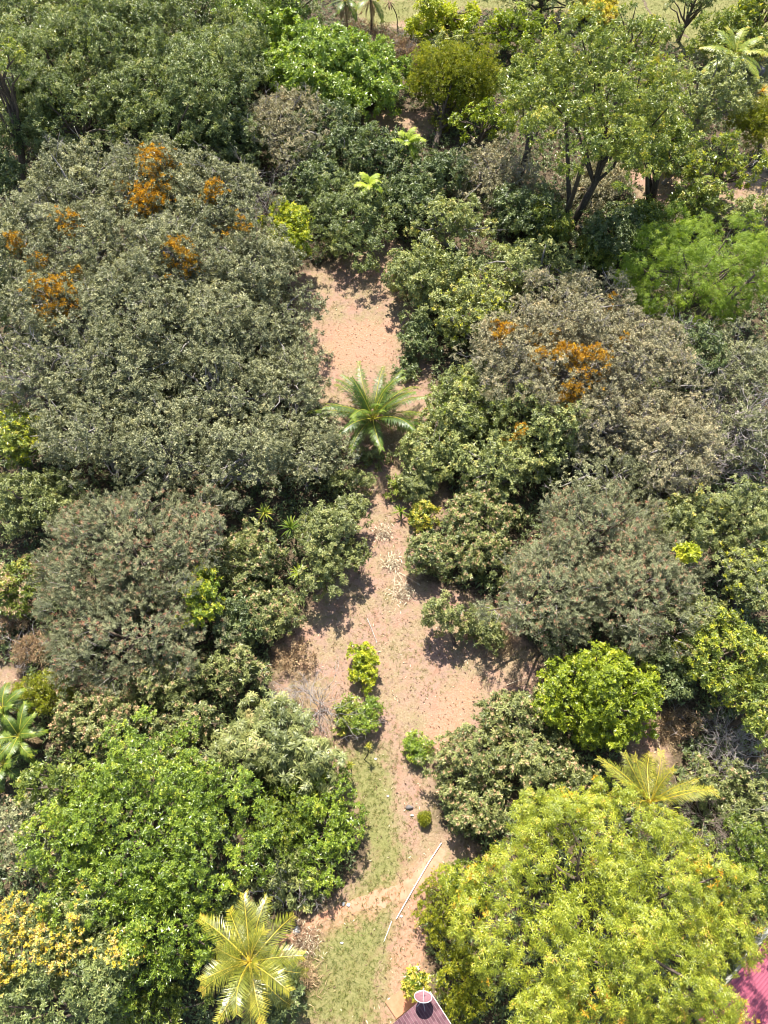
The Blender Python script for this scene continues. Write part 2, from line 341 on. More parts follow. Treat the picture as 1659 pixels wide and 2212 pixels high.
def crown_shape(rng, R, Ry, V, npf, rf, smooth=False):
    """centres and radii of the leafy masses that make a crown (crown centre = 0)"""
    k = np.arange(npf) + .5; z = 1 - k / npf * 1.55; z = np.clip(z + rng.normal(0, .06, npf), -.6, 1)
    ph = k * 2.39996 + rng.uniform(0, 6.28); r = np.sqrt(np.clip(1 - z * z, 0, 1))
    d = np.stack([r * np.cos(ph), r * np.sin(ph), z], -1) + rng.normal(0, .10, (npf, 3))
    rad = rf * min(R, Ry) * rng.uniform(.65, 1.3, npf)
    u = rng.uniform(.55, 1.14, npf)[:, None] if not smooth else rng.uniform(.86, 1.06, npf)[:, None]
    ext = np.stack([np.maximum(R - rad, .3 * R), np.maximum(Ry - rad, .3 * Ry), np.maximum(V - rad * .6, .35 * V)], -1)
    return d * ext * u, rad
def branches(g, rng, root, d, L, r, lev, kink=.28, taper=.55, up=.05):
    n = 5; p = [np.array(root, float)]; dd = np.array(d, float)
    for i in range(n):
        dd = nrm(dd + rng.normal(0, kink, 3) * .5 + np.array([0, 0, up])); p.append(p[-1] + dd * L / n)
    tube(g, p, np.linspace(r, r * taper, n + 1), 4 if r < .05 else 6)
    if lev > 0:
        for k in range(rng.integers(2, 5)):
            i = rng.integers(2, n + 1); a = nrm(dd + rng.normal(0, .65, 3))
            branches(g, rng, p[i], a, L * rng.uniform(.45, .75), r * .6, lev - 1, kink, taper, up)

def plant(kind, sp, cx, cy, rx, ry, h, label, cat=None, base=None, dens=1.0, vr=.72, puffs=None, rf=None, acc=None, clumps=None, twigs=0, ls=None,
          group=None, gaps=.12, accmat=None, stems=0, trunk=True, bark=None, tilt=0., twigr=.03, smooth=False, boost=1.0):
    seed_counter[0] += 1; rng = np.random.default_rng(seed_counter[0])
    if sp in ('olive', 'greyolive', 'spray'): vr = min(vr, .50); rx *= 1.07; ry *= 1.08; gaps = max(gaps, .34 if sp != 'spray' else .1); twigs = int(twigs * 2.2)
    V = 2.0; rx *= 1.08; ry *= 1.08
    for _ in range(3):
        zc = max(h - V, h * .45); c, dep = at(cx, cy, zc); ppm = FD / dep; R = rx / ppm
        V = min(vr * R, h * .5)
    el = math.asin((H_CAM - zc) / np.linalg.norm(c - np.array([0, 0, H_CAM])))
    q = (ry / ppm) ** 2 - (V * cos(el)) ** 2
    Ry = np.clip(math.sqrt(max(q, .01)) / sin(el), .5 * R, 1.5 * R)
    if base is None: b = np.array([c[0] + rng.normal(0, .12) * R, c[1] + rng.normal(0, .12) * R, 0.0])
    else: b = at(base[0], base[1], 0)[0]
    b[2] = hgt(b[0], b[1]); c[2] += b[2]
    FOREST_FOOT.append((b[0], b[1], max(R, Ry)))
    t = thing(kind, b, label, cat or kind.split('_')[-1], group)
    lsf = ls if ls else float(np.clip(dep / 84, .80, 1.22))
    npf = puffs or int(np.clip(9 + R * Ry * .9, 10, 70)); rf = rf or float(np.clip(1.05 / math.sqrt(npf) * 1.35, .2, .5))
    pc, pr = crown_shape(rng, R, Ry, V, npf, rf, smooth)
    # --- leaves
    n, L, W, a0, a1, droop, dn, roll = SP[sp]
    Pp, Aa, Tt = [], [], []
    ph = rng.uniform(0, 6, 3)
    ptint = rng.normal(0, .07, npf)
    for k in range(npf):
        m = int(4 * pi * pr[k] ** 2 * .72 * (dn * 2.1 if n else 4.2) * dens / lsf ** 1.5) + 4
        tq = 1 if sp == 'spray' else 4
        d = sph(rng, m // tq + 2)
        d = d[(d @ nrm(pc[k] + np.array([0, 0, .6 * R]))) > -.45]
        rr = pr[k] * (1.08 - .46 * rng.random(len(d)) ** 2.0)[:, None] * np.array([1, 1, .78])
        p = pc[k] + d * rr
        q3 = np.sin(p[:, 0] * 1.5 + ph[0]) + np.sin(p[:, 1] * 1.6 + ph[1]) + np.sin(p[:, 2] * 2.1 + ph[2]) + rng.normal(0, .5, len(p))
        keep = q3 > -2.2 + gaps * 2.6; p, d, q3 = p[keep], d[keep], q3[keep]
        ax = nrm(d * .6 + np.array([0, 0, .62]) + rng.normal(0, .30, p.shape)); tn = rng.normal(0, .14, len(p)) + .10 * np.clip(q3 * .4, -1, 1)
        p = np.repeat(p, tq, 0); ax = np.repeat(ax, tq, 0)
        off = rng.normal(0, .145 * lsf, p.shape) if tq > 1 else 0
        Pp.append(p + off); Aa.append(nrm(ax + (off / lsf * 1.3 if tq > 1 else 0) + rng.normal(0, .16, p.shape)))
        Tt.append(.47 + ptint[k] + np.repeat(tn, tq))
    P = np.concatenate(Pp) + c; A = np.concatenate(Aa); T = np.concatenate(Tt)
    if tilt: P[:, 2] += 0
    g = Geo()
    if sp == 'spray':
        m = 7; ln = rng.uniform(.55, 1.15, (len(P), 1, 1)) * lsf
        A2 = nrm(A + .25 * rng.normal(size=A.shape) + nrm(P - c) * .5)
        tt = np.linspace(.05, 1, m)[None, :, None]
        sub = (P[:, None] - A2[:, None] * ln * .6 + A2[:, None] * ln * tt).reshape(-1, 3)
        tipred = rng.random((len(P), 1)) < .28
        ti = (T[:, None] + np.where((tt[..., 0] > .72) & tipred, .45, 0) - .08 + .1 * tt[..., 0]).ravel()
        leaves(g, rng, sub, np.repeat(A2, m, 0), 3, .24 * lsf, .038 * lsf, 45, 85, -.02, ti, .4, .07)
        gt = Geo()
        for k in rng.choice(len(P), min(len(P), 260), False):
            tube(gt, [P[k] - A2[k] * ln[k, 0] * 1.3 - np.array([0, 0, .15]), P[k] - A2[k] * ln[k, 0] * .4, P[k] + A2[k] * ln[k, 0] * .3], [.035, .022, .01], 3)
        gt.build('twigs', TWIG, t, b)
    else:
        leaves(g, rng, P, A, n, L * lsf, W * lsf, a0, a1, droop, T, roll)
        # sparse inner leaves so that light does not fall straight through
        ni = int(len(P) * .10); pi_ = c + sph(rng, ni) * rng.uniform(.25, .7, (ni, 1)) * np.array([R, Ry, V])
        leaves(g, rng, pi_, sph(rng, ni) * .6 + np.array([0, 0, .8]), max(n - 1, 3), L * 1.5 * lsf, W * 1.7 * lsf, a0, a1, droop, np.full(ni, .4), roll)
    g.build('crown', LM[MATKEY.get(sp, sp)], t, b)
    # --- blossom or young growth of another colour
    if acc:
        f_, key = acc[0], acc[1]
        sel = rng.random(len(P)) < f_
        if len(acc) > 2:                                     # gathered in patches
            s3 = np.sin(P[:, 0] * .9 + ph[1]) + np.sin(P[:, 1] * .95 + ph[2]) + np.sin(P[:, 2] * .8)
            sel = (rng.random(len(P)) < f_) & (s3 > acc[2])
        ps = P[sel] + A[sel] * .12 + np.array([0, 0, .06])
        if len(ps):
            g2 = Geo()
            if key in ('flower', 'peach'): leaves(g2, rng, ps + np.array([0, 0, .05]), A[sel], 9, .19 * lsf, .05 * lsf, 15, 100, -.05, rng.uniform(.2, .9, len(ps)), .8)
            else: leaves(g2, rng, ps, A[sel], 7, .30 * lsf, .055 * lsf, 30, 95, .05, rng.uniform(.3, .9, len(ps)), .5)
            g2.build({'flower': 'flower_heads', 'peach': 'blossom', 'gold': 'young_leaves'}.get(key, 'young_leaves'), LM[key], t, b)
    # --- orange clumps growing in the crown: (image x, y, radius px)
    for (ox, oy, orad) in (clumps or []):
        zz = c[2] + V * .72
        o_, od = at(ox, oy, zz); r_ = orad / (FD / od)
        g2 = Geo(); dx = np.hypot(P[:, 0] - o_[0], P[:, 1] - o_[1]) / max(r_, .3)
        k1 = (rng.random(len(P)) < 1.5 * np.exp(-(dx / .80) ** 2.5)) & (P[:, 2] > c[2] - .1 * V)
        up = .1 + .5 * np.exp(-(dx[k1] / .6) ** 2)
        leaves(g2, rng, P[k1] + A[k1] * .16 + np.array([0, 0, 1.0]) * (up * rng.random(k1.sum()))[:, None], A[k1], 12, .30 * lsf, .036 * lsf, 15, 100, -.05, rng.normal(.45, .2, k1.sum()), .6)
        tag(g2.build('orange_clump', LM['gold'], t, b), 'dense clump of orange golden twiggy leaves')
    # --- trunk and limbs
    if trunk:
        gt = Geo(); r0 = float(np.clip(.035 * h * (R / 5 + .4), .05, .42)); top = c + np.array([0, 0, -V * .15])
        bend = rng.normal(0, .06 * h, 2)
        s_ = np.linspace(0, 1, 7)[:, None]; pts = b + (top - b) * s_; pts[:, 0] += np.sin(s_[:, 0] * pi) * bend[0]; pts[:, 1] += np.sin(s_[:, 0] * pi) * bend[1]
        pts[0, 2] -= .3
        tube(gt, pts, np.linspace(r0 * 1.15, r0 * .45, 7), 7)
        order = rng.permutation(npf)[:min(npf, 14)]
        for k in order:
            i = rng.integers(2, 6); e = c + pc[k]
            mid = pts[i] * .5 + e * .5 + rng.normal(0, .12, 3) * R * .5 + np.array([0, 0, .1 * R])
            tube(gt, [pts[i], pts[i] * .55 + mid * .45 + rng.normal(0, .05, 3) * R, mid, mid * .45 + e * .55 + rng.normal(0, .04, 3) * R, e], [r0 * .5, r0 * .4, r0 * .28, r0 * .2, r0 * .1], 5)
        for _ in range(stems):
            o2 = rng.normal(0, .35, 2) * min(1.2, R * .3); pb = b + np.array([*o2, -.2]); kk = rng.integers(npf)
            e = c + pc[kk] * .8; m1 = pb * .6 + e * .4 + rng.normal(0, .15, 3) * np.array([1, 1, .2]) * R * .3
            tube(gt, [pb, m1, e], [r0 * .8, r0 * .6, r0 * .3], 6)
        gt.build('trunk', bark or TRUNKS.get(sp, BARK), t, b, True)
    # --- bare pale twigs that stick out of the leaves
    if twigs:
        gt = Geo()
        for _ in range(twigs):
            k = rng.integers(len(P)); p0 = P[k] - A[k] * rng.uniform(.3, 1.0) - np.array([0, 0, .2])
            branches(gt, rng, p0, nrm(A[k] * .5 + rng.normal(0, .6, 3) + np.array([0, 0, .25])), rng.uniform(.7, 1.7) * lsf, twigr * lsf, 1 if rng.random() < .75 else 2, .35, .45, .02)
        gt.build('bare_branches', TWIG, t, b)
    return t

def bare_shrub(cx, cy, rpx, h, label, mat=TWIG, n=10, kind='bare_shrub', cat='dead shrub', lev=3, r=.04, lean=.9, group=None):
    seed_counter[0] += 1; rng = np.random.default_rng(seed_counter[0])
    c, dep = at(cx, cy, h * .6); Rr = rpx / (FD / dep); b = np.array([c[0], c[1], hgt(c[0], c[1])])
    t = thing(kind, b, label, cat, group)
    for k in range(n):
        g = Geo(); a = rng.uniform(0, 2 * pi)
        d = nrm(np.array([cos(a) * lean * Rr / h * 1.3, sin(a) * lean * Rr / h * 1.3, 1.0]) * np.array([rng.uniform(.3, 1)] * 2 + [1]))
        branches(g, rng, b + np.array([rng.normal(0, .15), rng.normal(0, .15), -.1]), d, math.hypot(h, Rr) * rng.uniform(.5, .75), r, lev, .5, .5, .0)
        g.build('branch', mat, t, b)
    return t

# ------------------------------------------------------------------ palms and rosettes
def frond_geo(rng, L, el0, droop, npair, ll, lw, az, vdown=.5, tbase=.45, ttip=.25, hang=.25, twist=0.0):
    """one feather leaf: rib plus leaflets; rises at el0 degrees then bends over"""
    g = Geo(); n = 14; s = np.linspace(0, 1, n); e = np.radians(el0) - np.radians(droop) * s ** 1.5
    dx = np.cos(e); dz = np.sin(e); ds = L / (n - 1)
    x = np.r_[0, np.cumsum((dx[:-1] + dx[1:]) / 2 * ds)]; z = np.r_[0, np.cumsum((dz[:-1] + dz[1:]) / 2 * ds)]
    side = np.sin(s * 2.0) * twist * L * .1
    ca, sa = cos(az), sin(az)
    pts = np.stack([x * ca - side * sa, x * sa + side * ca, z], -1)
    tube(g, pts, np.linspace(.05, .008, n) * (L / 4) ** .5, 5, .92)
    u = np.linspace(.16, .99, npair); px = np.stack([np.interp(u, s, pts[:, k]) for k in range(3)], -1)
    T = nrm(np.stack([np.interp(u, s, np.gradient(pts[:, k])) for k in range(3)], -1))
    S = nrm(np.cross(T, np.array([0, 0, 1.0]))); Nn = np.cross(S, T)
    prof = np.sin(np.clip(u * 1.05 + .08, 0, 1) * pi * .93) ** .55
    for sg in (-1, 1):
        k = len(u)
        fw = .55 + .35 * u + rng.normal(0, .06, k)
        d = nrm(S * sg * 1.0 + T * fw[:, None] + Nn * (vdown * (.25 - u * .5) + rng.normal(0, .10, k))[:, None])
        l = (ll * prof * rng.uniform(.82, 1.1, k))[:, None]
        w = nrm(np.cross(d, Nn)) * lw
        p1 = px + d * l * .5; p2 = px + d * l - np.array([0, 0, 1]) * l * hang * rng.uniform(.5, 1.4, (k, 1))
        p1[:, 2] -= (l * hang * .22)[:, 0]
        tt = tbase + rng.normal(0, .09, k) + ttip * (u > .86)
        v = np.stack([px - w * .5, px + w * .5, p1 + w, p1 - w], 1).reshape(-1, 3); g.add(v, np.arange(len(v)).reshape(-1, 4), tt)
        v = np.stack([p1 - w, p1 + w, p2 + w * .12, p2 - w * .12], 1).reshape(-1, 3); g.add(v, np.arange(len(v)).reshape(-1, 4), tt + .06)
    return g
def palm(kind, px, py, h, nfr, L, label, mat='palm', el=(75, -10), droop=(45, 80), cat='palm', npair=46, ll=.8, lw=.03, tr=.16, azs=None, lean=(0, 0), group=None, hang=.25, skirt=0, nuts=0, tb=.45, tilt=0.0):
    seed_counter[0] += 1; rng = np.random.default_rng(seed_counter[0])
    c, _ = at(px, py, h); b = np.array([c[0] - lean[0], c[1] - lean[1], 0.0]); b[2] = hgt(b[0], b[1]); c[2] = h
    t = thing(kind, b, label, cat, group)
    g = Geo(); s_ = np.linspace(0, 1, 12)[:, None]; p = b + (c - b) * s_; p[:, :2] += (np.sin(s_ * pi) * .04 * h) * np.array([.6, -.8]); p[0, 2] -= .2
    tube(g, p, tr * (1.25 - .5 * s_[:, 0] + .5 * (s_[:, 0] < .05)), 9); g.build('trunk', BARKG if mat == 'coco' else BARK, t, b, True)
    for k in range(nfr):
        f = k / max(nfr - 1, 1); az = k * 2.39996 + rng.normal(0, .12)
        e0 = el[0] + (el[1] - el[0]) * f + rng.normal(0, 4); dr = droop[0] + (droop[1] - droop[0]) * rng.random()
        fg = frond_geo(rng, L * rng.uniform(.85, 1.1) * (.8 + .2 * min(1, f * 3)), e0, dr, npair, ll, lw, az, tbase=tb + rng.normal(0, .10), hang=hang, twist=rng.normal(0, 1))
        o = fg.build('frond', LM[mat], t); o.location = c - b; o.rotation_euler.x = R_(-tilt)
    for k in range(skirt):
        fg = frond_geo(rng, L * rng.uniform(.6, .85), -35 - 25 * rng.random(), 30, int(npair * .6), ll * .7, lw, rng.uniform(0, 6.28), tbase=.5)
        o = fg.build('frond', LM['dry'], t); o.location = c - b - np.array([0, 0, .15]); o['label'] = 'brown dead frond hanging down'
    if nuts:
        for k in range(nuts):
            a = rng.uniform(0, 6.28); q = c + np.array([cos(a) * .32, sin(a) * .32, -.25 - .2 * rng.random()])
            g = Geo(); z_ = np.linspace(-1, 1, 7); tube(g, q + np.stack([z_ * 0, z_ * 0, z_ * .15], -1), .125 * np.sqrt(np.clip(1 - z_ ** 2, .02, 1)), 8, .8)
            g.build('coconut', LM['coco'], t, b, True)
    return t
def sword_rosette(kind, px, py, h, n, L, w, label, mat='palm', cat='plant', base=None, dead=0, tb=.5, lo=-25, hi=80, group=None, tr=.05):
    seed_counter[0] += 1; rng = np.random.default_rng(seed_counter[0])
    c, _ = at(px, py, h); b = np.array([c[0], c[1], 0.0]) if base is None else at(base[0], base[1], 0)[0]
    b[2] = hgt(b[0], b[1]); t = thing(kind, b, label, cat, group)
    if h > .3:
        g = Geo(); s_ = np.linspace(0, 1, 7)[:, None]; p = b + (c - b) * s_; p[:, 0] += np.sin(s_[:, 0] * pi) * .08 * h; p[0, 2] -= .1
        tube(g, p, np.linspace(tr * 1.3, tr, 7), 7); g.build('stem', BARKD, t, b, True)
    def blade(g, az, e0, L, dr, tt):
        m = 7; s = np.linspace(0, 1, m); e = np.radians(e0 - dr * s ** 1.6); ds = L / (m - 1)
        x = np.r_[0, np.cumsum(np.cos(e[:-1]) * ds)]; z = np.r_[0, np.cumsum(np.sin(e[:-1]) * ds)]
        ww = w * np.sin(np.clip(s * .86 + .14, 0, 1) * pi) ** .7 + .002
        ctr = np.stack([x * cos(az), x * sin(az), z], -1) + c; sd_ = np.array([-sin(az), cos(az), 0]); fold = np.array([0, 0, .35])
        v = np.stack([ctr + (sd_ + fold) * ww[:, None], ctr, ctr + (-sd_ + fold) * ww[:, None]], 1).reshape(-1, 3)
        i = np.arange(m - 1)[:, None] * 3; j = np.arange(2)[None]
        g.add(v, np.stack([i + j, i + j + 1, i + j + 4, i + j + 3], -1).reshape(-1, 4), tt)
    g = Geo()
    for k in range(n):
        f = k / n; blade(g, k * 2.39996 + rng.normal(0, .15), hi + (lo - hi) * f + rng.normal(0, 5), L * rng.uniform(.8, 1.1), 25 + 35 * rng.random(), np.clip(tb + rng.normal(0, .15), 0, 1))
    g.build('leaves', LM[mat], t, b)
    if dead:
        g = Geo()
        for k in range(dead): blade(g, rng.uniform(0, 6.28), -20 - 40 * rng.random(), L * rng.uniform(.7, 1), 35, rng.uniform(.5, 1))
        g.build('dead_leaves', LM['dry'], t, b)
    return t

def stone(px, py, r, label, mat=STONE, flat=.6, kind='stone', cat='stone', group=None):
    seed_counter[0] += 1; rng = np.random.default_rng(seed_counter[0]); p, _ = gnd(px, py)
    z_ = np.linspace(-.96, .96, 9); a = np.arange(12) * 2 * pi / 12; ph = rng.uniform(0, 6, 4); v = []
    for z in z_:
        rr = math.sqrt(1 - z * z); d = np.stack([rr * np.cos(a), rr * np.sin(a), np.full(12, z)], -1)
        k = 1 + .16 * np.sin(d[:, 0] * 3 + ph[0]) + .14 * np.sin(d[:, 1] * 3.4 + ph[1]) + .1 * np.sin(d[:, 2] * 4 + d[:, 0] * 2 + ph[2])
        v.append(d * k[:, None] * r * np.array([1.1, .85, flat]))
    v.append(np.array([[0, 0, r * flat], [0, 0, r * flat], [0, 0, -r * flat], [0, 0, -r * flat]])); V = np.concatenate(v); V[:, 2] += r * flat * .55
    i = np.arange(8)[:, None] * 12; j = np.arange(12)[None]; j2 = (j + 1) % 12
    f = np.stack([i + j, i + j2, i + 12 + j2, i + 12 + j], -1).reshape(-1, 4)
    cap = np.array([[96 + k, 96 + k + 1, 96 + (k + 2) % 12, 108] for k in range(0, 12, 2)])
    g = Geo(); g.add(V + p, np.concatenate([f, cap])); o = g.build(kind, mat, None, p, True); return tag(o, label, cat, group)

# ------------------------------------------------------------------ what stands where (image x, y, half width, half height in pixels; height in metres)
def TREE(*a, **k): return plant('tree', *a, **k)
def SHRUB(*a, **k): return plant('shrub', *a, **k)
GT = 'woodland trees'; 
# upper left: dark green block
TREE('dkgreen', 40, 20, 90, 80, 14, 'dark green tree in the very top left corner, cut by both edges')
TREE('dkgreen', 170, -5, 110, 70, 15, 'dark green tree cut by the top edge, first from the left corner')
TREE('dkgreen', 400, 20, 110, 80, 14, 'dark green tree cut by the top edge beside the glossy light green trees')
TREE('dkgreen', 500, 120, 90, 90, 11, 'dark green tree left of the wide glossy light green tree')
TREE('dkgreen', 310, 210, 130, 100, 12.5, 'dark green tree in the middle of the dark green block')
TREE('dkgreen', 60, 230, 100, 90, 11, 'dark green tree right of the leaning bare trunk at the left edge')
TREE('dark', 500, 300, 90, 70, 8, 'dark green tree between the dark green block and the thin grey leafed tree')
TREE('dkgreen', 110, 130, 105, 120, 14, 'tall dark green tree with fine leaves, nearest the top left corner', clumps=None)
TREE('dkgreen', 270, 80, 130, 105, 15, 'broad dark green tree cut by the top edge, right of the corner tree')
TREE('dkgreen', 420, 170, 125, 120, 14, 'dark green tree whose right side touches the glossy light green trees')
TREE('dkgreen', 170, 270, 150, 95, 12, 'wide dark green crown just above the left end of the orange flecked canopy')
TREE('dkgreen', 400, 300, 140, 90, 11, 'dark green tree above the pale bare branched shrub, its lower side in shade')
TREE('yg', -20, 130, 60, 130, 17, 'tall thin tree with a leaning bare trunk at the left edge', base=(47, 440), dens=.45, gaps=.35, twigs=14, bark=BARK)
TREE('dark', -10, 380, 60, 100, 8, 'dark leafy tree in the shade under the leaning trunk at the left edge')
TREE('glossy', 560, 55, 100, 75, 9, 'glossy light green tree at the top edge beside the dark green block')
TREE('glossy', 690, 150, 125, 85, 8.5, 'wide glossy light green tree in the middle of the upper thicket')
TREE('glossy', 800, 165, 85, 75, 7.5, 'smaller glossy light green tree just left of the olive yellow crown')
TREE('dkgreen', 640, 20, 60, 40, 9, 'dark gap filling tree at the top edge between glossy light green crowns', dens=.7)
SHRUB('dry', 800, 95, 62, 50, 3.2, 'reddish brown dry shrub near the top edge', dens=.8, gaps=.2, twigs=50)
SHRUB('dry', 880, 110, 40, 30, 2.6, 'grey brown dry shrub beside the lemon yellow tree', dens=.7, twigs=30)
TREE('lemon', 950, 44, 88, 42, 6, 'lemon yellow leafed tree at the top edge', twigs=0)
SHRUB('cream', 975, 95, 75, 26, 3.5, 'pale grey green shrub at the foot of the lemon yellow tree')
TREE('vivid', 1100, 68, 100, 45, 6.5, 'bright green low tree in front of the shaded lawn')
TREE('hedge', 985, 175, 105, 75, 9, 'olive yellow tree with a dark trunk above the bare red earth', base=(938, 330), rf=.3, gaps=.25)
TREE('vivid', 1055, 270, 75, 48, 7, 'bright green tree directly below the olive yellow crown', gaps=.2)
TREE('yg', 1300, 215, 165, 170, 23, 'tallest tree of the upper right with a dark forked trunk', base=(1228, 495), vr=.75, gaps=.32, rf=.20, puffs=48, twigs=14, bark=BARKD, stems=2)
TREE('yg', 1165, 190, 85, 120, 15, 'yellow green tree leaning on the left side of the tallest tree', gaps=.25, twigs=6)
TREE('yg', 1370, 95, 90, 60, 13, 'yellow green tree behind the tallest tree at the edge of the sloping lawn', gaps=.2)
TREE('yg', 1420, 290, 80, 80, 13, 'slender several stemmed tree over pinkish ground right of the tallest tree', base=(1405, 445), gaps=.3, stems=3, bark=BARKD, twigs=6)
TREE('cream', 1525, 220, 112, 80, 11, 'grey green rounded tree below the coconut palm with white fronds', gaps=.2)
TREE('yg', 1575, 95, 85, 55, 7, 'yellow green tree hiding the foot of the coconut palm with white fronds')
TREE('yg', 1640, 25, 70, 50, 9, 'yellow green tree in the top right corner', acc=(.3, 'lemon'))
TREE('dkgreen', 1500, 5, 50, 32, 8, 'dark round tree throwing a long shadow on the sloping lawn')
TREE('hedge', 1635, 268, 58, 46, 7, 'olive gold round tree at the right edge below the boulder', base=(1640, 345))
TREE('yg', 1565, 365, 110, 62, 8, 'open yellow green tree at the right edge with pale branches', gaps=.42, twigs=26, twigr=.05, acc=(.3, 'lemon'))
TREE('yg', 1510, 435, 75, 52, 6, 'low yellow green tree just above the feathery bright green tree', gaps=.3, twigs=10)
TREE('cream', 1625, 455, 60, 40, 5, 'grey green shrub like tree at the right edge above the feathery tree')
TREE('feather', 1508, 585, 158, 118, 12, 'feathery bright green tree with a rounded top at the right edge', base=(1440, 790), rf=.17, puffs=75, smooth=True, gaps=.3, dens=1.25, bark=BARK, stems=1)
plant('croton_shrub', 'croton', 1288, 22, 42, 26, 2.6, 'cream and pink leafed shrub on the shaded top lawn', 'shrub', trunk=False)
# middle top
TREE('greyolive', 620, 265, 90, 70, 8, 'thin grey leafed tree below the glossy light green trees', dens=.7, gaps=.3, twigs=40)
TREE('dark', 705, 300, 95, 75, 7, 'dim grey green tree left of the bare red earth', dens=.8, gaps=.25, twigs=40)
TREE('dark', 830, 345, 85, 60, 6.5, 'dark green tree under the small feathery palm')
TREE('dkgreen', 760, 475, 95, 90, 7, 'dark green tree right of the lemon green sapling', gaps=.2)
TREE('dark', 690, 400, 70, 60, 6, 'shaded tree between the bare pale shrub and the small feathery palms', twigs=16)
TREE('dark', 880, 430, 65, 60, 6, 'shaded green tree at the top end of the upper clearing', gaps=.25)
TREE('greyolive', 1060, 375, 105, 60, 6, 'grey tangle of leaves under the bright green tree', dens=.8, gaps=.3, twigs=60)
TREE('dark', 960, 385, 70, 55, 6, 'dark leafy tree right of the feathery palm crown')
TREE('dark', 1140, 460, 85, 60, 5.5, 'dark leafy tree left of the forked dark trunk', twigs=16)
TREE('yg', 1185, 485, 65, 48, 5, 'yellow green undergrowth tree at the foot of the forked dark trunk')
TREE('dark', 1330, 500, 80, 65, 5, 'dark understorey tree in the shade of the tallest tree', twigs=12)
TREE('yg', 1290, 540, 50, 45, 3.5, 'low yellow green understorey tree behind the pale olive crowns')
TREE('vivid', 625, 502, 55, 88, 8, 'lemon green sapling tree at the top left of the upper clearing', rf=.3, acc=(.35, 'lemon'))
TREE('cream', 975, 482, 86, 60, 7.5, 'pale olive dome shaped tree, uppermost of the pale olive group')
TREE('cream', 925, 600, 95, 80, 7, 'pale olive tree on the right rim of the upper clearing')
TREE('cream', 1135, 585, 130, 70, 7, 'pale olive tree stretching towards the feathery bright green tree')
TREE('cream', 1020, 680, 110, 70, 6.5, 'pale olive tree between the upper clearing and the grey canopy', acc=(.10, 'lemon'))
TREE('dark', 905, 720, 48, 60, 3.5, 'dark shrub like tree shading the right side of the upper clearing', dens=.8, gaps=.3)
# left canopy with orange clumps
C_ = 'olive'
TREE(C_, 175, 400, 115, 75, 12, 'grey olive tree at the upper left end of the orange flecked canopy', twigs=26)
TREE(C_, 325, 395, 110, 90, 12.5, 'grey olive tree carrying the biggest pair of orange clumps', twigs=26, clumps=[(332, 345, 36), (312, 402, 46)])
TREE(C_, 470, 430, 105, 85, 11.5, 'grey olive tree with two orange clumps beside the pale bare shrub', twigs=26, clumps=[(460, 408, 26), (498, 482, 42)])
TREE(C_, 50, 510, 100, 80, 11.5, 'grey olive tree with two faded orange clumps at the left edge', twigs=22, clumps=[(95, 540, 32), (28, 520, 22)])
TREE(C_, 185, 520, 110, 85, 12, 'grey olive tree with one small dull orange clump', twigs=22, clumps=[(150, 478, 26)])
TREE(C_, 365, 540, 115, 90, 12, 'grey olive tree with a thin pinkish orange clump', twigs=40, clumps=[(385, 545, 30)])
TREE(C_, 545, 575, 110, 85, 10, 'grey olive tree left of the top of the upper clearing', twigs=18)
TREE(C_, 105, 650, 110, 85, 11, 'grey olive tree with a large orange clump under white twigs', twigs=46, clumps=[(118, 632, 50), (158, 572, 14)])
TREE(C_, 270, 660, 120, 95, 12, 'grey olive tree in the centre of the left canopy', twigs=26)
TREE(C_, 435, 695, 120, 90, 10.5, 'grey olive tree near a dark hollow in the left canopy', twigs=20)
TREE(C_, 590, 700, 92, 95, 7.5, 'grey olive tree on the left rim of the upper clearing', twigs=14)
TREE(C_, 95, 800, 110, 80, 9.5, 'sparse grey olive tree with long white fallen looking limbs at the left edge', dens=.75, gaps=.3, twigs=50, twigr=.06)
TREE(C_, 270, 800, 125, 90, 10.5, 'grey olive tree just right of the long white limbs', twigs=22)
TREE(C_, 450, 830, 125, 95, 9, 'grey olive tree left of the feather leafed palm, second from it', twigs=18)
TREE(C_, 630, 820, 85, 105, 7, 'grey olive tree directly left of the feather leafed palm', twigs=10)
TREE(C_, 190, 930, 125, 90, 9.5, 'grey olive tree above the left part of the reddish tipped tree', twigs=14)
TREE(C_, 360, 960, 125, 90, 9, 'grey olive tree above the right part of the reddish tipped tree', twigs=14)
TREE(C_, 530, 980, 115, 85, 8, 'grey olive tree above the sword leafed plants', twigs=14)
TREE(C_, 670, 970, 85, 80, 5.5, 'grey olive tree left of the palm shadow', twigs=8)
TREE('yg', 30, 960, 85, 70, 7, 'yellow green tree at the left edge below the white limbs', acc=(.25, 'lemon'), twigs=20)
TREE('shrub', 85, 1085, 120, 80, 6.5, 'dense green tree at the left edge above the reddish tipped tree')
TREE('dark', 20, 640, 60, 60, 7, 'dark glossy green tree in a gap at the left edge')
bare_shrub(572, 405, 70, 6.0, 'pale bare branched shrub without leaves left of the lemon green sapling', n=13)
bare_shrub(30, 845, 80, 6.0, 'bare grey branched shrub at the left edge among olive leaves', n=9, mat=TWIGB)
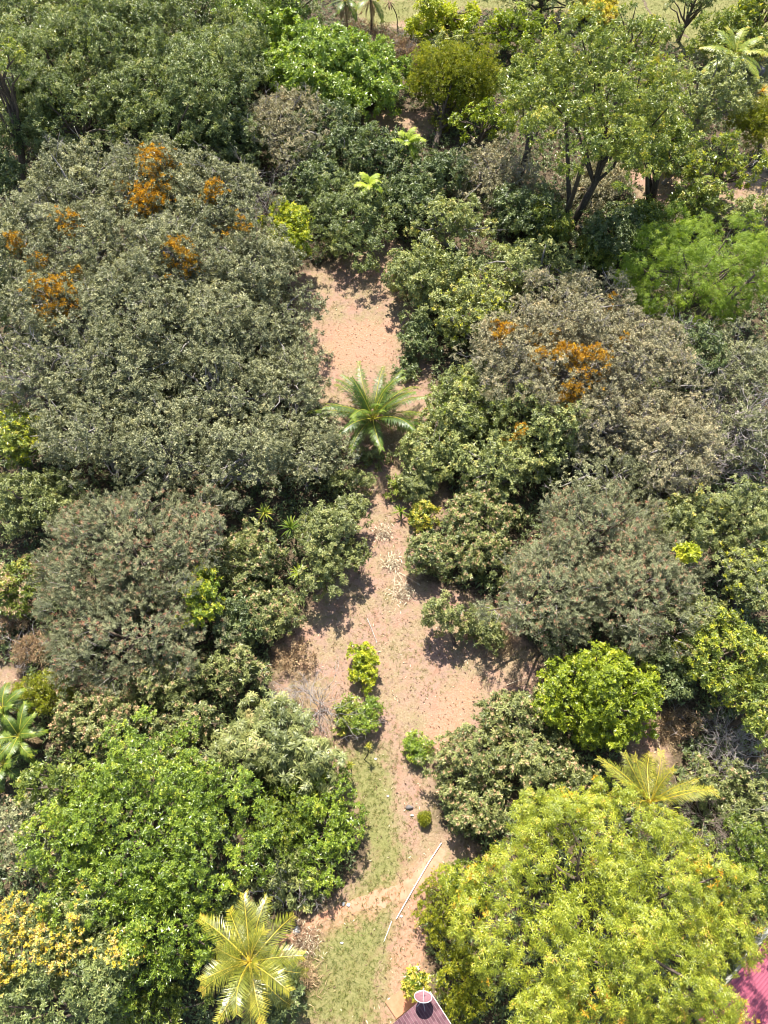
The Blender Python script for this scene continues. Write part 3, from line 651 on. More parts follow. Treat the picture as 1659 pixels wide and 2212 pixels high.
# right grey canopy
TREE('greyolive', 1250, 690, 140, 95, 10.5, 'pinkish grey tree with white twigs beside the feathery bright green tree', twigs=80, clumps=[(1330, 632, 12)])
TREE('greyolive', 1110, 760, 115, 90, 9.5, 'pinkish grey tree with a small orange clump left of the grey canopy', twigs=50, clumps=[(1090, 712, 26)])
TREE('greyolive', 1235, 800, 120, 90, 10, 'pinkish grey tree carrying the broad orange patch', twigs=70, clumps=[(1195, 740, 44), (1270, 775, 48), (1240, 830, 26)])
TREE('greyolive', 1390, 780, 110, 100, 10, 'pinkish grey tree right of the broad orange patch', twigs=80, clumps=[(1350, 720, 12)])
TREE('greyolive', 1320, 900, 120, 85, 8.5, 'grey tree below the broad orange patch', twigs=50)
TREE('cream', 1180, 930, 120, 100, 8, 'grey green tree in the lower middle of the right canopy', twigs=30, clumps=[(1120, 920, 26)])
TREE('greyolive', 1450, 950, 110, 90, 8.5, 'grey tree left of the dark hollow with bare branches', twigs=60)
TREE('cream', 1010, 880, 95, 90, 6.5, 'grey green tree right of the feather leafed palm', twigs=16, acc=(.06, 'vivid'))
TREE('cream', 930, 970, 75, 70, 4.5, 'low grey green tree beside the palm shadow', gaps=.25, twigs=8)
TREE('cream', 1070, 1000, 115, 80, 6.5, 'grey green tree above the yellow leafed croton shrubs', twigs=12)
TREE('olive', 1330, 1030, 120, 70, 7, 'olive tree above the broad silvery grey crown', twigs=26)
TREE('dark', 1500, 760, 80, 70, 8, 'dark sparse tree in the shade of the feathery bright green tree', dens=.7, gaps=.3, twigs=60, twigr=.05)
TREE('olive', 1600, 790, 90, 80, 7, 'olive tree at the right edge under the feathery bright green tree', dens=.8, twigs=50)
TREE('olive', 1600, 930, 85, 70, 6.5, 'sparse olive tree at the right edge behind long bare branches', dens=.8, gaps=.25, twigs=46, twigr=.06)
bare_shrub(1590, 870, 110, 7.5, 'large bare branched tree at the right edge with whitish limbs', n=8, r=.09, kind='bare_tree', cat='dead tree')
bare_shrub(1560, 975, 90, 6.0, 'bare branched tree over the dark hollow at the right edge', n=8, r=.07, kind='bare_tree', cat='dead tree')
bare_shrub(1480, 1010, 60, 5.5, 'small bare branched tree left of the dark hollow', n=7, r=.05, kind='bare_tree', cat='dead tree')
TREE('shrub', 1610, 1120, 85, 75, 8, 'green tree at the right edge below the dark hollow', twigs=10)
TREE('shrub', 1500, 1130, 80, 70, 7.5, 'green tree above the small lemon yellow sprig', gaps=.2, acc=(.04, 'croton'))
TREE('shrub', 1620, 1250, 75, 80, 7.5, 'green tree with dark hollows at the right edge', gaps=.3, acc=(.12, 'lemon'), twigs=16)
SHRUB('lemon', 1480, 1195, 26, 20, 8.2, 'small lemon yellow leafed top poking through green trees at right', trunk=True)
# centre right silvery block
TREE('spray', 1290, 1150, 135, 110, 8.5, 'broad silvery grey tree right of the croton shrubs')
TREE('spray', 1190, 1270, 130, 110, 8, 'silvery grey tree above the small tree with a clear shadow')
TREE('spray', 1390, 1260, 125, 125, 8.5, 'silvery grey tree just above the vivid green ball shaped tree')
SHRUB('shrub', 1035, 1120, 95, 75, 5, 'green shrub with brown flower heads right of the croton shrubs', acc=(.20, 'flower'))
SHRUB('shrub', 1020, 1195, 95, 62, 4.5, 'green shrub with brown flower heads above the small tree', acc=(.16, 'flower'))
TREE('shrub', 1500, 1340, 80, 60, 7, 'pale green tree right of the silvery grey trees', twigs=14)
TREE('yg', 1570, 1415, 115, 95, 8, 'yellow green tree at the right edge above the grey dead brush', acc=(.2, 'lemon'))
TREE('dark', 1455, 1450, 50, 80, 5, 'dark green tree in shade right of the vivid green ball shaped tree')
TREE('yg', 1635, 1530, 50, 75, 7, 'yellow green tree low at the right edge')
TREE('vivid', 1293, 1505, 122, 105, 8, 'vivid green ball shaped tree standing alone right of the clearing', rf=.2, puffs=56, smooth=True, dens=1.3, ls=.82, gaps=0, vr=.85)
# small tree with clear shadow
TREE('shrub', 965, 1322, 66, 46, 4.8, 'small rosette leafed tree whose shadow falls on bare ground', gaps=.25, dens=.9, puffs=14, base=(985, 1395))
SHRUB('shrub', 1040, 1360, 55, 50, 2.6, 'low rosette leafed shrub right of the small tree', gaps=.3)
# lower right shrubs
SHRUB('shrub', 1110, 1545, 95, 65, 4.5, 'green shrub with brown flower heads left of the vivid ball shaped tree', acc=(.18, 'flower'))
SHRUB('shrub', 1010, 1640, 85, 70, 4.5, 'green shrub with brown flower heads on the right bank of the clearing', acc=(.18, 'flower'))
SHRUB('shrub', 1150, 1640, 100, 70, 4.5, 'green shrub with reddish flower heads above the lime green tree', acc=(.14, 'flower'))
SHRUB('shrub', 1032, 1750, 74, 62, 4, 'green shrub with brown flower heads beside the clipped ball bush', acc=(.18, 'flower'))
SHRUB('shrub', 1235, 1680, 60, 45, 4, 'green shrub left of the golden coconut palm crown', acc=(.1, 'flower'))
TREE('lime', 1322, 1985, 300, 238, 13, 'huge lime green mango like tree filling the lower right', vr=.42, puffs=95, rf=.15, gaps=.14, smooth=True, acc=(.06, 'gold', 1.5))
TREE('lime', 1190, 1765, 110, 55, 8.5, 'smaller lime green tree above the huge lime green crown')
TREE('deep', 1632, 1880, 72, 190, 9, 'dark glossy green tree at the right edge beside the huge lime crown')
SHRUB('deep', 1000, 1905, 60, 50, 3.4, 'dark green shrub between the golden hedge and the huge lime crown')
SHRUB('hedge', 962, 1965, 66, 88, 3.6, 'tall golden green hedge shrub beside the worn path', boost=1)
SHRUB('hedge', 1000, 2110, 66, 80, 3.8, 'golden green hedge shrub beside the tiled roof')
SHRUB('shrub', 1560, 1690, 95, 55, 4, 'green shrub right of the golden coconut palm crown', twigs=12, acc=(.08, 'flower'))
SHRUB('shrub', 1620, 1780, 55, 55, 4, 'green shrub at the right edge below the grey dead brush', twigs=8)
bare_shrub(1590, 1600, 62, 3.6, 'heap of pale grey dead brush at the right edge', n=26, lean=1.4, kind='dead_brush', cat='dead brush', r=.03)
bare_shrub(1540, 1765, 60, 3.2, 'tangle of tan dead brush above the huge lime green crown', n=22, lean=1.5, kind='dead_brush', cat='dead brush', mat=TWIGB, r=.03)
SHRUB('dry', 1480, 1565, 60, 40, 1.6, 'dry brown brush on open ground right of the vivid ball shaped tree', twigs=16, dens=.5)
# lower left
TREE('spray', 250, 1190, 165, 120, 9, 'big reddish tipped bottlebrush like tree, upper of the two', acc=None)
TREE('spray', 265, 1360, 180, 120, 8, 'big reddish tipped bottlebrush like tree, lower of the two')
TREE('spray', 415, 1150, 75, 80, 7.5, 'small reddish tipped tree right of the big bottlebrush like trees')
SHRUB('yg', 35, 1270, 60, 70, 4.5, 'olive yellow shrub at the left edge beside the reddish tipped trees', acc=(.25, 'dry'))
SHRUB('dry', 62, 1405, 48, 38, 2.4, 'purplish brown dry shrub at the left edge', twigs=40)
SHRUB('dry', 20, 1340, 34, 34, 2.6, 'grey brown dry shrub at the left edge with a thin stem', twigs=24)
TREE('bright', 440, 1280, 46, 85, 6.5, 'narrow bright green tree with yellow flecks right of the reddish tipped trees', acc=(.2, 'lemon'))
SHRUB('shrub', 540, 1200, 80, 70, 4.8, 'green shrub around the sword leafed plants', acc=(.14, 'flower'))
SHRUB('shrub', 705, 1150, 76, 72, 6.0, 'green shrub right of the sword leafed plants, shading the clearing', gaps=.3, twigs=14)
SHRUB('shrub', 700, 1235, 60, 52, 5.0, 'thin green shrub throwing leaf shadows on the clearing', gaps=.35, dens=.8)
SHRUB('shrub', 570, 1325, 85, 70, 4, 'grey green shrub below the sword leafed plants', acc=(.14, 'flower'))
SHRUB('dark', 510, 1340, 60, 70, 4.5, 'dark green shrub left of the brown fallen fronds')
SHRUB('hedge', 90, 1500, 80, 55, 4, 'golden green shrub above the young palms at the left edge')
SHRUB('shrub', 210, 1560, 105, 80, 5, 'green shrub with many brown flower heads right of the young palms', acc=(.3, 'flower'))
SHRUB('shrub', 350, 1480, 90, 62, 5, 'green shrub just below the reddish tipped trees', acc=(.12, 'flower'))
SHRUB('shrub', 500, 1450, 105, 62, 4.8, 'green shrub left of the straw coloured ground', acc=(.10, 'dry'))
SHRUB('shrub', 400, 1560, 85, 60, 5, 'green shrub above the big bright green tree', acc=(.14, 'flower'))
SHRUB('star', 600, 1570, 85, 75, 5, 'green shrub with star shaped whorls of leaves beside the bare thorny shrub')
SHRUB('star', 520, 1640, 95, 70, 5.5, 'green shrub with star shaped whorls of leaves above the dark shaded tree')
SHRUB('star', 650, 1640, 80, 70, 5, 'green shrub with star shaped whorls of leaves on the left bank of the clearing')
TREE('bright', 300, 1790, 250, 200, 11, 'big bright green tree in the lower left', vr=.45, puffs=75, rf=.17)
TREE('bright', 330, 2010, 150, 110, 9.5, 'bright green tree between the peach blossom trees and the coconut palm', puffs=40, rf=.22)
TREE('yg', 140, 1690, 115, 60, 9, 'light yellow green tree right of the young palms')
TREE('shrub', 400, 1660, 110, 55, 7.5, 'grey green tree behind the big bright green tree', acc=(.15, 'flower'))
TREE('bright', 705, 1790, 78, 130, 3.8, 'bright green tree with a shaded left side on the edge of the lawn')
TREE('deep', 615, 1765, 75, 95, 3.6, 'dark shaded tree left of the bright green lawn edge tree')  # deeper leaf colour stands in for the shade among its neighbours
SHRUB('cream', 612, 1880, 90, 72, 2.6, 'twiggy pale green shrub above the coconut palm', gaps=.35, twigs=60)
TREE('olive', 70, 1790, 98, 85, 8, 'grey olive tree at the left edge above the peach blossom trees', acc=(.06, 'flower'))
TREE('dkgreen', 60, 2060, 105, 110, 9, 'peach blossom tree at the left edge with the palest flowers', acc=(.9, 'peach', -.35))
TREE('dkgreen', 185, 1990, 90, 90, 9, 'peach blossom tree between the grey olive and big bright green trees', acc=(.9, 'peach', .6))
TREE('dkgreen', 215, 2100, 85, 85, 9.3, 'tree with the brightest yellow blossom left of the coconut palm', acc=(.9, 'peach', .1))
TREE('dkgreen', 110, 2190, 140, 60, 8.5, 'blue green tree cut by the bottom edge below the peach blossom', acc=(.5, 'peach', 1.5))
SHRUB('yg', 335, 2185, 105, 52, 5, 'yellow green shrub cut by the bottom edge left of the coconut palm')
SHRUB('dark', 620, 2150, 50, 70, 2.6, 'dark shrub in the shade under the coconut palm')
SHRUB('dark', 455, 1990, 60, 60, 4, 'dark shrub behind the left fronds of the coconut palm')
bare_shrub(690, 1520, 72, 3.6, 'bare thorny grey shrub on the straw coloured ground', n=11, kind='bare_shrub', r=.035)
bare_shrub(640, 1480, 55, 2.6, 'thin bare grey shrub above the bare thorny shrub', n=7, r=.025)
SHRUB('vivid', 785, 1440, 34, 54, 2.2, 'bright lime green bush standing in the clearing', puffs=14, rf=.36, ls=.72, acc=(.3, 'lemon'))
SHRUB('yg', 752, 1545, 34, 44, 2.0, 'yellow green bush below the bright lime green bush', gaps=.2)
SHRUB('bright', 790, 1548, 36, 42, 2.4, 'dark green bush on a thin stem throwing a shadow on the clearing')
SHRUB('bright', 902, 1622, 34, 34, 1.6, 'small dark green bush in the middle of the clearing', puffs=10)
SHRUB('bright', 898, 2122, 30, 26, 2.4, 'leafy green bush at the upper corner of the tiled roof', puffs=9, acc=(.3, 'croton'))
SHRUB('dark', 880, 790, 30, 60, 1.2, 'low dark weeds right of the upper clearing', dens=.5, trunk=False)
plant('croton_shrub', 'yg', 853, 1048, 30, 28, 1.5, 'yellow leafed croton shrub nearest the palm shadow', 'shrub', trunk=False, gaps=.4, dens=.7, acc=(.45, 'croton', -.6), group='croton shrubs')
plant('croton_shrub', 'yg', 912, 1112, 38, 32, 1.8, 'yellow leafed croton shrub with reddish earth beneath it', 'shrub', trunk=False, gaps=.4, dens=.7, acc=(.45, 'croton', -.6), group='croton shrubs')
plant('ball_bush', 'hedge', 917, 1769, 14, 14, .95, 'clipped ball shaped bush beside the grey stone', 'bush', puffs=36, rf=.33, vr=.95, ls=.42, dens=2.4, gaps=-.6, trunk=False)
SHRUB('shrub', 752, 1045, 55, 40, 3, 'low green shrub on the left of the palm shadow', gaps=.35)
SHRUB('shrub', 800, 985, 42, 24, 1.4, 'thin weedy shrub at the foot of the feather leafed palm', gaps=.45, dens=.7, trunk=False)
SHRUB('shrub', 905, 1040, 48, 42, 3.2, 'low green shrub behind the upper croton shrub', gaps=.3)
SHRUB('shrub', 915, 1190, 46, 46, 3.6, 'green shrub overhanging the clearing below the croton shrubs', gaps=.3, acc=(.1, 'flower'))
SHRUB('shrub', 760, 1100, 42, 40, 4.2, 'thin green shrub above the dappled shade on the clearing', gaps=.45, dens=.7)
SHRUB('shrub', 770, 1195, 34, 36, 4.0, 'sparse small shrub in the dappled shade on the clearing', gaps=.5, dens=.6)
SHRUB('dry', 640, 1420, 60, 50, 1.2, 'straw coloured dry weeds on the left of the clearing', dens=.45, gaps=.4, trunk=False)
TREE('dkgreen', 1170, -12, 110, 34, 7, 'dark tree at the top edge shading the lawn beside the small rosette plants')
TREE('greyolive', 1290, 395, 70, 50, 4, 'grey leafed understorey tree under the tallest tree', gaps=.3, twigs=12)
TREE('yg', 1390, 480, 70, 48, 4, 'green understorey tree left of the feathery bright green tree', gaps=.25)
TREE('cream', 1460, 345, 70, 50, 6, 'grey green tree between the slender several stemmed tree and the open yellow green tree', gaps=.25)
# palms
palm('feather_palm', 806, 905, 1.9, 30, 6.2, 'feather leafed palm standing in the middle of the upper clearing', 'palm', tilt=20, el=(72, 6), droop=(30, 60), npair=50, ll=.95, lw=.040, tr=.3, hang=.4, skirt=5, tb=.14)
palm('coconut_palm', 540, 2078, 8.0, 19, 3.9, 'golden green coconut palm at the lower left beside the lawn', 'coco', el=(78, -22), droop=(25, 60), npair=44, ll=1.0, lw=.019, lean=(.3, .6), nuts=5, hang=.3, tb=.46)
palm('coconut_palm', 1405, 1735, 6.5, 15, 4.3, 'golden green coconut palm rising behind the huge lime green crown', 'coco', tilt=34, el=(80, 18), droop=(20, 45), npair=42, ll=.95, lw=.019, lean=(0, .3), hang=.12)
palm('coconut_palm', 1590, 118, 5.5, 15, 4.8, 'coconut palm with whitish sunlit fronds at the upper right', 'palm', el=(70, -15), droop=(30, 70), npair=40, ll=.95, lw=.045, tb=.6)
for (x, y, h, lab) in ((40, 1590, 3.4, 'young palm with dark arching fronds at the left edge, largest of three'), (5, 1530, 3.6, 'young palm with upright fronds cut by the left edge, uppermost of three'), (8, 1650, 2.6, 'young palm cut by the left edge, lowest of three')):
    palm('young_palm', x, y, h, 12, 2.5, lab, 'palm', el=(72, 0), droop=(50, 95), npair=36, ll=.55, lw=.03, tr=.12, group='young palms at the left edge', skirt=4, tb=.28)
palm('feather_palm', 880, 308, 5.0, 11, 2.2, 'small light green palm crown below the bare red earth', 'feather', el=(60, 5), droop=(40, 70), npair=34, ll=.7, lw=.04, tb=.7)
palm('feather_palm', 795, 400, 6.6, 9, 1.9, 'small light green palm crown above the dark green tree', 'feather', el=(60, 5), droop=(40, 70), npair=30, ll=.6, lw=.05, tb=.8)
palm('feather_palm', 745, 2, 5.5, 12, 3.4, 'dark palm at the top edge with a dead brown skirt, left of two', 'palm', el=(60, -10), droop=(40, 70), npair=34, ll=.7, lw=.04, skirt=8, tb=.3)
palm('feather_palm', 800, -4, 5.5, 12, 3.4, 'olive palm at the top edge with a dead brown skirt, right of two', 'palm', el=(60, -10), droop=(40, 70), npair=34, ll=.7, lw=.04, skirt=8, tb=.5)
# sword leafed plants
sword_rosette('sword_plant', 628, 1140, 3.6, 36, 1.15, .055, 'large dark green sword leafed plant with pale dead leaves below', 'palm', dead=14, tb=.35, tr=.08)
sword_rosette('sword_plant', 572, 1108, 3.4, 22, 1.0, .05, 'yellowish sword leafed plant left of the large dark one', 'palm', dead=8, tb=.72, tr=.07)
sword_rosette('sword_plant', 645, 1238, 1.8, 20, 1.1, .05, 'yellow green sword leafed plant lowest of the three by the clearing', 'palm', tb=.7, tr=.06)
sword_rosette('stemmed_rosette', 755, 1654, 1.9, 26, .48, .028, 'spiky rosette plant on a thin stem with a star shaped shadow', 'coco', base=(757, 1682), tb=.5, tr=.03)
sword_rosette('stemmed_rosette', 796, 1612, 1.9, 22, .40, .025, 'spiky rosette plant on a crooked stem, upper of the two', 'coco', base=(786, 1642), tb=.6, tr=.03)
sword_rosette('stemmed_rosette', 1193, 40, 3.0, 14, .9, .07, 'yellow green rosette plant on a thin stem before the shaded lawn, left of two', 'vivid', tb=.7, tr=.05)
sword_rosette('stemmed_rosette', 1215, 48, 2.8, 14, .9, .07, 'yellowish rosette plant on a thin stem before the shaded lawn, right of two', 'coco', tb=.6, tr=.05)
sword_rosette('withered_plant', 842, 5, 5.0, 18, 1.1, .08, 'withered dark plant drooping on a thin leaning stem at the top edge', 'dry', base=(858, 55), tb=.05, lo=-70, hi=10, tr=.06)
sword_rosette('bromeliad', 1647, 197, .35, 26, .95, .05, 'orange spiky bromeliad at the right edge below the boulder', 'gold', tb=.75)
sword_rosette('bromeliad', 1643, 124, .35, 24, .9, .05, 'orange spiky bromeliad at the right edge above the boulder', 'gold', tb=.7)
sword_rosette('agave', 1045, 1255, .5, 22, 1.0, .07, 'dark green broad leafed agave at the foot of the flower headed shrubs', 'dark', tb=.6)
sword_rosette('agave', 865, 1105, .5, 20, .85, .055, 'dark green agave between the two croton shrubs', 'palm', tb=.45)
# stones
stone(1632, 160, .95, 'dark rounded boulder at the right edge', STONED, .7, 'boulder', 'boulder')
stone(885, 1745, .24, 'grey angular stone above the clipped ball bush', STONED, .6)
for (x, y, r, lab) in ((890, 1762, .11, 'small white stone right below the grey angular stone'), (900, 2091, .17, 'white stone near the tiled roof bush'), (843, 2160, .15, 'white stone at the edge of the terracotta slab'),
        (866, 1980, .10, 'small white stone beside the end of the white pole'), (738, 2037, .10, 'small white stone on the lawn below the path'), (752, 1955, .13, 'white stone in a pair above the path, right one'),
        (742, 1953, .12, 'white stone in a pair above the path, left one'), (838, 1720, .09, 'small white stone on the grass left of the grey angular stone'), (812, 1640, .10, 'small white stone right of the crooked rosette plant')):
    stone(x, y, r, lab, STONE, .6, group='white stones scattered on the lawn')
stone(642, 2010, .28, 'bluish pale stone beside the palm end of the path', STONE, .6)

# poles and fallen things
def pole(pts, r, label, mat, kind='pole', cat='pole', lift=.0):
    P = []
    for (x, y) in pts:
        p, _ = gnd(x, y); P.append(p + np.array([0, 0, r + lift]))
    g = Geo(); tube(g, P, np.linspace(r, r * .75, len(P)), 7); o = g.build(kind, mat, None, P[0], True); return tag(o, label, cat)
POLE = surf_mat('pole_white', (.68, .66, .62), (.80, .79, .76), 4, .6)
pole([(953, 1822), (925, 1865), (890, 1925), (856, 1985)], .042, 'long white pole lying across the path end', POLE, lift=.06)
pole([(846, 1990), (838, 2012), (829, 2035)], .03, 'short white stick lying beyond the end of the long pole', POLE)
pole([(793, 1335), (803, 1358), (814, 1388)], .045, 'straight pale stick lying on the clearing', TWIG, 'fallen_stick', 'stick')
def fallen_frond(px, py, az, L, label, tb=.85, mat='litter'):
    seed_counter[0] += 1; rng = np.random.default_rng(seed_counter[0]); p, _ = gnd(px, py)
    g = frond_geo(rng, L, 7, 9, 30, .32, .010, az, vdown=.1, tbase=tb * .8, hang=.03)
    o = g.build('fallen_frond', LM[mat], None); o.location = p + np.array([0, 0, .06]); return tag(o, label, 'palm frond', 'dry palm fronds lying on the clearing')
fallen_frond(845, 1215, R_(-62), 3.0, 'bleached palm frond on the clearing, upper one of the pale heap')
fallen_frond(862, 1235, R_(-35), 2.2, 'bleached palm frond on the clearing pointing down to the right')
fallen_frond(855, 1225, R_(-95), 2.8, 'bleached palm frond on the clearing pointing straight down')
fallen_frond(820, 1140, R_(-40), 1.6, 'bleached palm frond between the croton shrubs and sword leafed plants')
fallen_frond(1095, 1480, R_(20), 1.8, 'bleached palm frond right of the leaf shadow', .6)
fallen_frond(550, 1390, R_(200), 1.6, 'brown palm frond beside the green shrubs left of the clearing', .45)
fallen_frond(1425, 1620, R_(100), 2.0, 'pale palm frond on the ground above the golden coconut palm', .8)
def heap(px, py, r, label, n=420, mat='litter', tb=.5):
    seed_counter[0] += 1; rng = np.random.default_rng(seed_counter[0]); p, _ = gnd(px, py); g = Geo()
    q = rng.normal(0, .45, (n, 2)) * r; z = .45 * np.exp(-(q ** 2).sum(1) / (r * r * .35)) * rng.random(n)
    P = np.c_[q, z + .03] + p
    leaves(g, rng, P, nrm(rng.normal(0, .5, (n, 3)) + np.array([0, 0, .6])), 2, .5, .02, 50, 95, .05, rng.normal(tb, .2, n), .6)
    o = g.build('debris_heap', LM[mat], None, p); return tag(o, label, 'debris heap')
heap(655, 2040, 1.5, 'pale heap of dry palm debris right of the coconut palm', 520, 'litter', .65)
heap(665, 2110, 1.2, 'brown heap of dry palm debris below the pale heap', 380, 'dry', .6)
heap(828, 1150, 1.0, 'bleached palm debris at the top of the pale trail in the clearing', 260, 'litter', .9)
heap(848, 1212, .9, 'bleached palm debris in the middle of the pale trail in the clearing', 300, 'litter', .95)
heap(870, 1278, 1.0, 'bleached palm debris at the lower end of the pale trail in the clearing', 320, 'litter', .95)
heap(1440, 1580, 1.8, 'grey heap of dry twigs right of the vivid ball shaped tree', 460, 'dry', .7)
heap(1080, 1390, 1.9, 'heap of dry leaves right of the small tree', 460, 'dry', .75)

# ------------------------------------------------------------------ buildings
TILE = surf_mat('roof_tile', (.075, .034, .042), (.15, .072, .085), 2.5, .8, .15, .2, 8, True)
RIB_HIGHLIGHT = surf_mat('tile_edge_highlight', (.25, .15, .155), (.33, .23, .23), 3, .8)  # paler rib tops: sun caught on the tile edges, put into the colour
WALLM = surf_mat('plaster_wall', (.62, .58, .52), (.72, .69, .63), 2, .9)
def tile_roof():
    z0 = 3.0
    A = at(929, 2143, z0)[0]; Bv = at(850, 2212, z0)[0]; v = nrm(Bv - A); u = np.array([-v[1], v[0], 0])
    if u @ (at(977, 2212, z0)[0] - A) < 0: u = -u
    A[2] = z0; base = np.array([A[0], A[1], 0.0]); base[2] = hgt(base[0], base[1])
    house = thing('house', base, 'house with a purplish brown tiled roof at the bottom edge', 'house')
    pit = R_(21); ur = np.array([u[0] * cos(pit), u[1] * cos(pit), sin(pit)]); nn = np.cross(ur, v); nn *= np.sign(nn[2])
    rng = np.random.default_rng(4); nc, nr, tw, tl = 34, 13, .205, .38
    g = Geo(); xs = np.array([0, .012, .028, .04, tw]); zs = np.array([.004, .03, .03, .004, .004])
    gr = Geo()
    for r in range(nr):
        for c in range(nc):
            o = A - ur * .02 + v * (c * tw + .0) + ur * (r * tl) + nn * (.004 * rng.random())
            tt = np.clip(rng.normal(.5, .22), 0, 1)
            lo = [o + v * x + nn * (z + .034) for x, z in zip(xs, zs)]; hi = [o + v * x + ur * (tl + .03) + nn * (z + .006) for x, z in zip(xs, zs)]
            bt = [o + v * x - nn * .0 for x in xs]
            for k in range(4):
                (gr if k == 1 else g).add([lo[k], lo[k + 1], hi[k + 1], hi[k]], [[0, 1, 2, 3]], tt)
            for k in range(4): g.add([bt[k], bt[k + 1], lo[k + 1], lo[k]], [[0, 1, 2, 3]], tt * .8)
    roof = g.build('roof', TILE, house, base); ob = gr.build('tile_edges', RIB_HIGHLIGHT, roof, base)
    W = nc * tw; Ls = nr * tl; ridge = A + ur * Ls
    g = Geo(); ud = np.array([u[0] * cos(pit), u[1] * cos(pit), -sin(pit)]); n2 = np.cross(ud, v); n2 *= np.sign(n2[2])
    for r in range(nr):
        o = ridge + ud * (r * tl)
        g.add([o + n2 * .006, o + v * W + n2 * .006, o + v * W + ud * (tl + .02) + n2 * .036, o + ud * (tl + .02) + n2 * .036], [[0, 1, 2, 3]], .5)
    g.build('rear_roof', TILE, house, base)
    g = Geo(); tube(g, [ridge + nn * .03 + v * x for x in np.linspace(0, W, 18)], .11, 8, .6); g.build('ridge_tiles', TILE, house, base)
    g = Geo(); box(g, A - v * .035 - nn * .10 - ur * .02, v * .03, ur * Ls, nn * .14); box(g, ridge - v * .035 - n2 * .10, v * .03, ud * Ls, n2 * .14); g.build('barge_board', WALLM, house, base)
    g = Geo(); Lh = 2 * Ls * cos(pit); hz = np.array([0, 0, 1.0]); o = A + u * .45 + v * .35; o = np.array([o[0], o[1], base[2] - .1])
    box(g, o, u * (Lh - .9), v * .15, hz * 2.95); box(g, o + v * (W - .85), u * (Lh - .9), v * .15, hz * 2.95)
    box(g, o + v * .15, u * .15, v * (W - 1.0), hz * 2.95); box(g, o + v * .15 + u * (Lh - 1.05), u * .15, v * (W - 1.0), hz * 2.95)
    m = Lh / 2 - .45                                       # gable ends
    for s in (0.0, W - .85):
        a = o + v * s + hz * 2.95; b_ = a + u * (Lh - .9); c_ = a + u * m + hz * (m * math.tan(pit) - .08)
        q = [a, b_, c_, c_, a + v * .15, b_ + v * .15, c_ + v * .15, c_ + v * .15]; g.add(q, [[0, 1, 2, 3], [5, 4, 7, 6]])
    g.build('wall', WALLM, house, base)
    # terracotta floor beside the house
    S = [at(871, 2133, .1)[0], at(832, 2164, .1)[0], at(856, 2200, .1)[0], at(900, 2165, .1)[0]]
    g = Geo(); up = [p * np.array([1, 1, 0]) + np.array([0, 0, .14 + hgt(p[0], p[1])]) for p in S]; dn = [p - np.array([0, 0, .3]) for p in up]
    g.add(up + dn, [[0, 1, 2, 3], [0, 4, 5, 1], [1, 5, 6, 2], [2, 6, 7, 3], [3, 7, 4, 0]])
    tag(g.build('patio', surf_mat('terracotta', (.36, .145, .075), (.44, .22, .13), 1.6, .85, .2, .2, 9), None, up[0]), kind='structure')
    # dish aerial standing on the tiles
    DM = surf_mat('dish_mesh', (.20, .095, .115), (.25, .13, .145), 9, .6); WH = surf_mat('dish_frame', (.72, .70, .68), (.80, .78, .76), 3, .5)
    e = at(914, 2153, z0 + 1.35)[0]; foot = e + np.array([.02, -.42, 0])
    k = ((foot - A) @ u); fz = z0 + k * math.tan(pit); foot[2] = fz
    d = thing('satellite_dish', foot, 'round mauve satellite dish with a white rim standing on the tiled roof', 'satellite dish')
    N_ = nrm(np.array([.05, cos(R_(34)), sin(R_(34))])); U, V_ = basis(N_[None]); U, V_ = U[0], V_[0]
    rr = np.linspace(.03, .56, 8); a = np.arange(40) * 2 * pi / 40; vv = []
    for off in (0, -.012):
        for r in rr: vv.append(e + r * (np.cos(a)[:, None] * U + np.sin(a)[:, None] * V_) + N_ * (r * r * .42 - .13 + off))
    vv = np.concatenate(vv); f = []
    for s in (0, 8):
        for i in range(7):
            for j in range(40): f.append([(s + i) * 40 + j, (s + i) * 40 + (j + 1) % 40, (s + i + 1) * 40 + (j + 1) % 40, (s + i + 1) * 40 + j])
    g = Geo(); g.add(vv, f); bowl = g.build('bowl', DM, d, foot, True)
    g = Geo(); a = np.linspace(0, 2 * pi, 41); tube(g, e + .565 * (np.cos(a)[:, None] * U + np.sin(a)[:, None] * V_), .017, 6)
    g.build('rim', WH, bowl, foot, True)
    g = Geo(); fp = e + N_ * .42
    for k in range(3):
        q = k * 2.094 + .6; tube(g, [e + .55 * (cos(q) * U + sin(q) * V_), fp], .008, 5)
    tube(g, [fp - N_ * .02, fp + N_ * .12], .045, 8); g.build('feed_arm', WH, d, foot, True)
    g = Geo(); hub = e - N_ * .16; tube(g, [foot - np.array([0, 0, .05]), hub], .03, 8); tube(g, [hub, e - N_ * .12], .07, 8)
    for q in (2.2, 3.6, 5.0, .9):
        p = foot + np.array([cos(q), sin(q), 0]) * .45; p[2] = z0 + ((p - A) @ u) * math.tan(pit) + .03; tube(g, [p, hub * .75 + foot * .25], .013, 5)
    g.build('mount', WH, d, foot, True)
tile_roof()
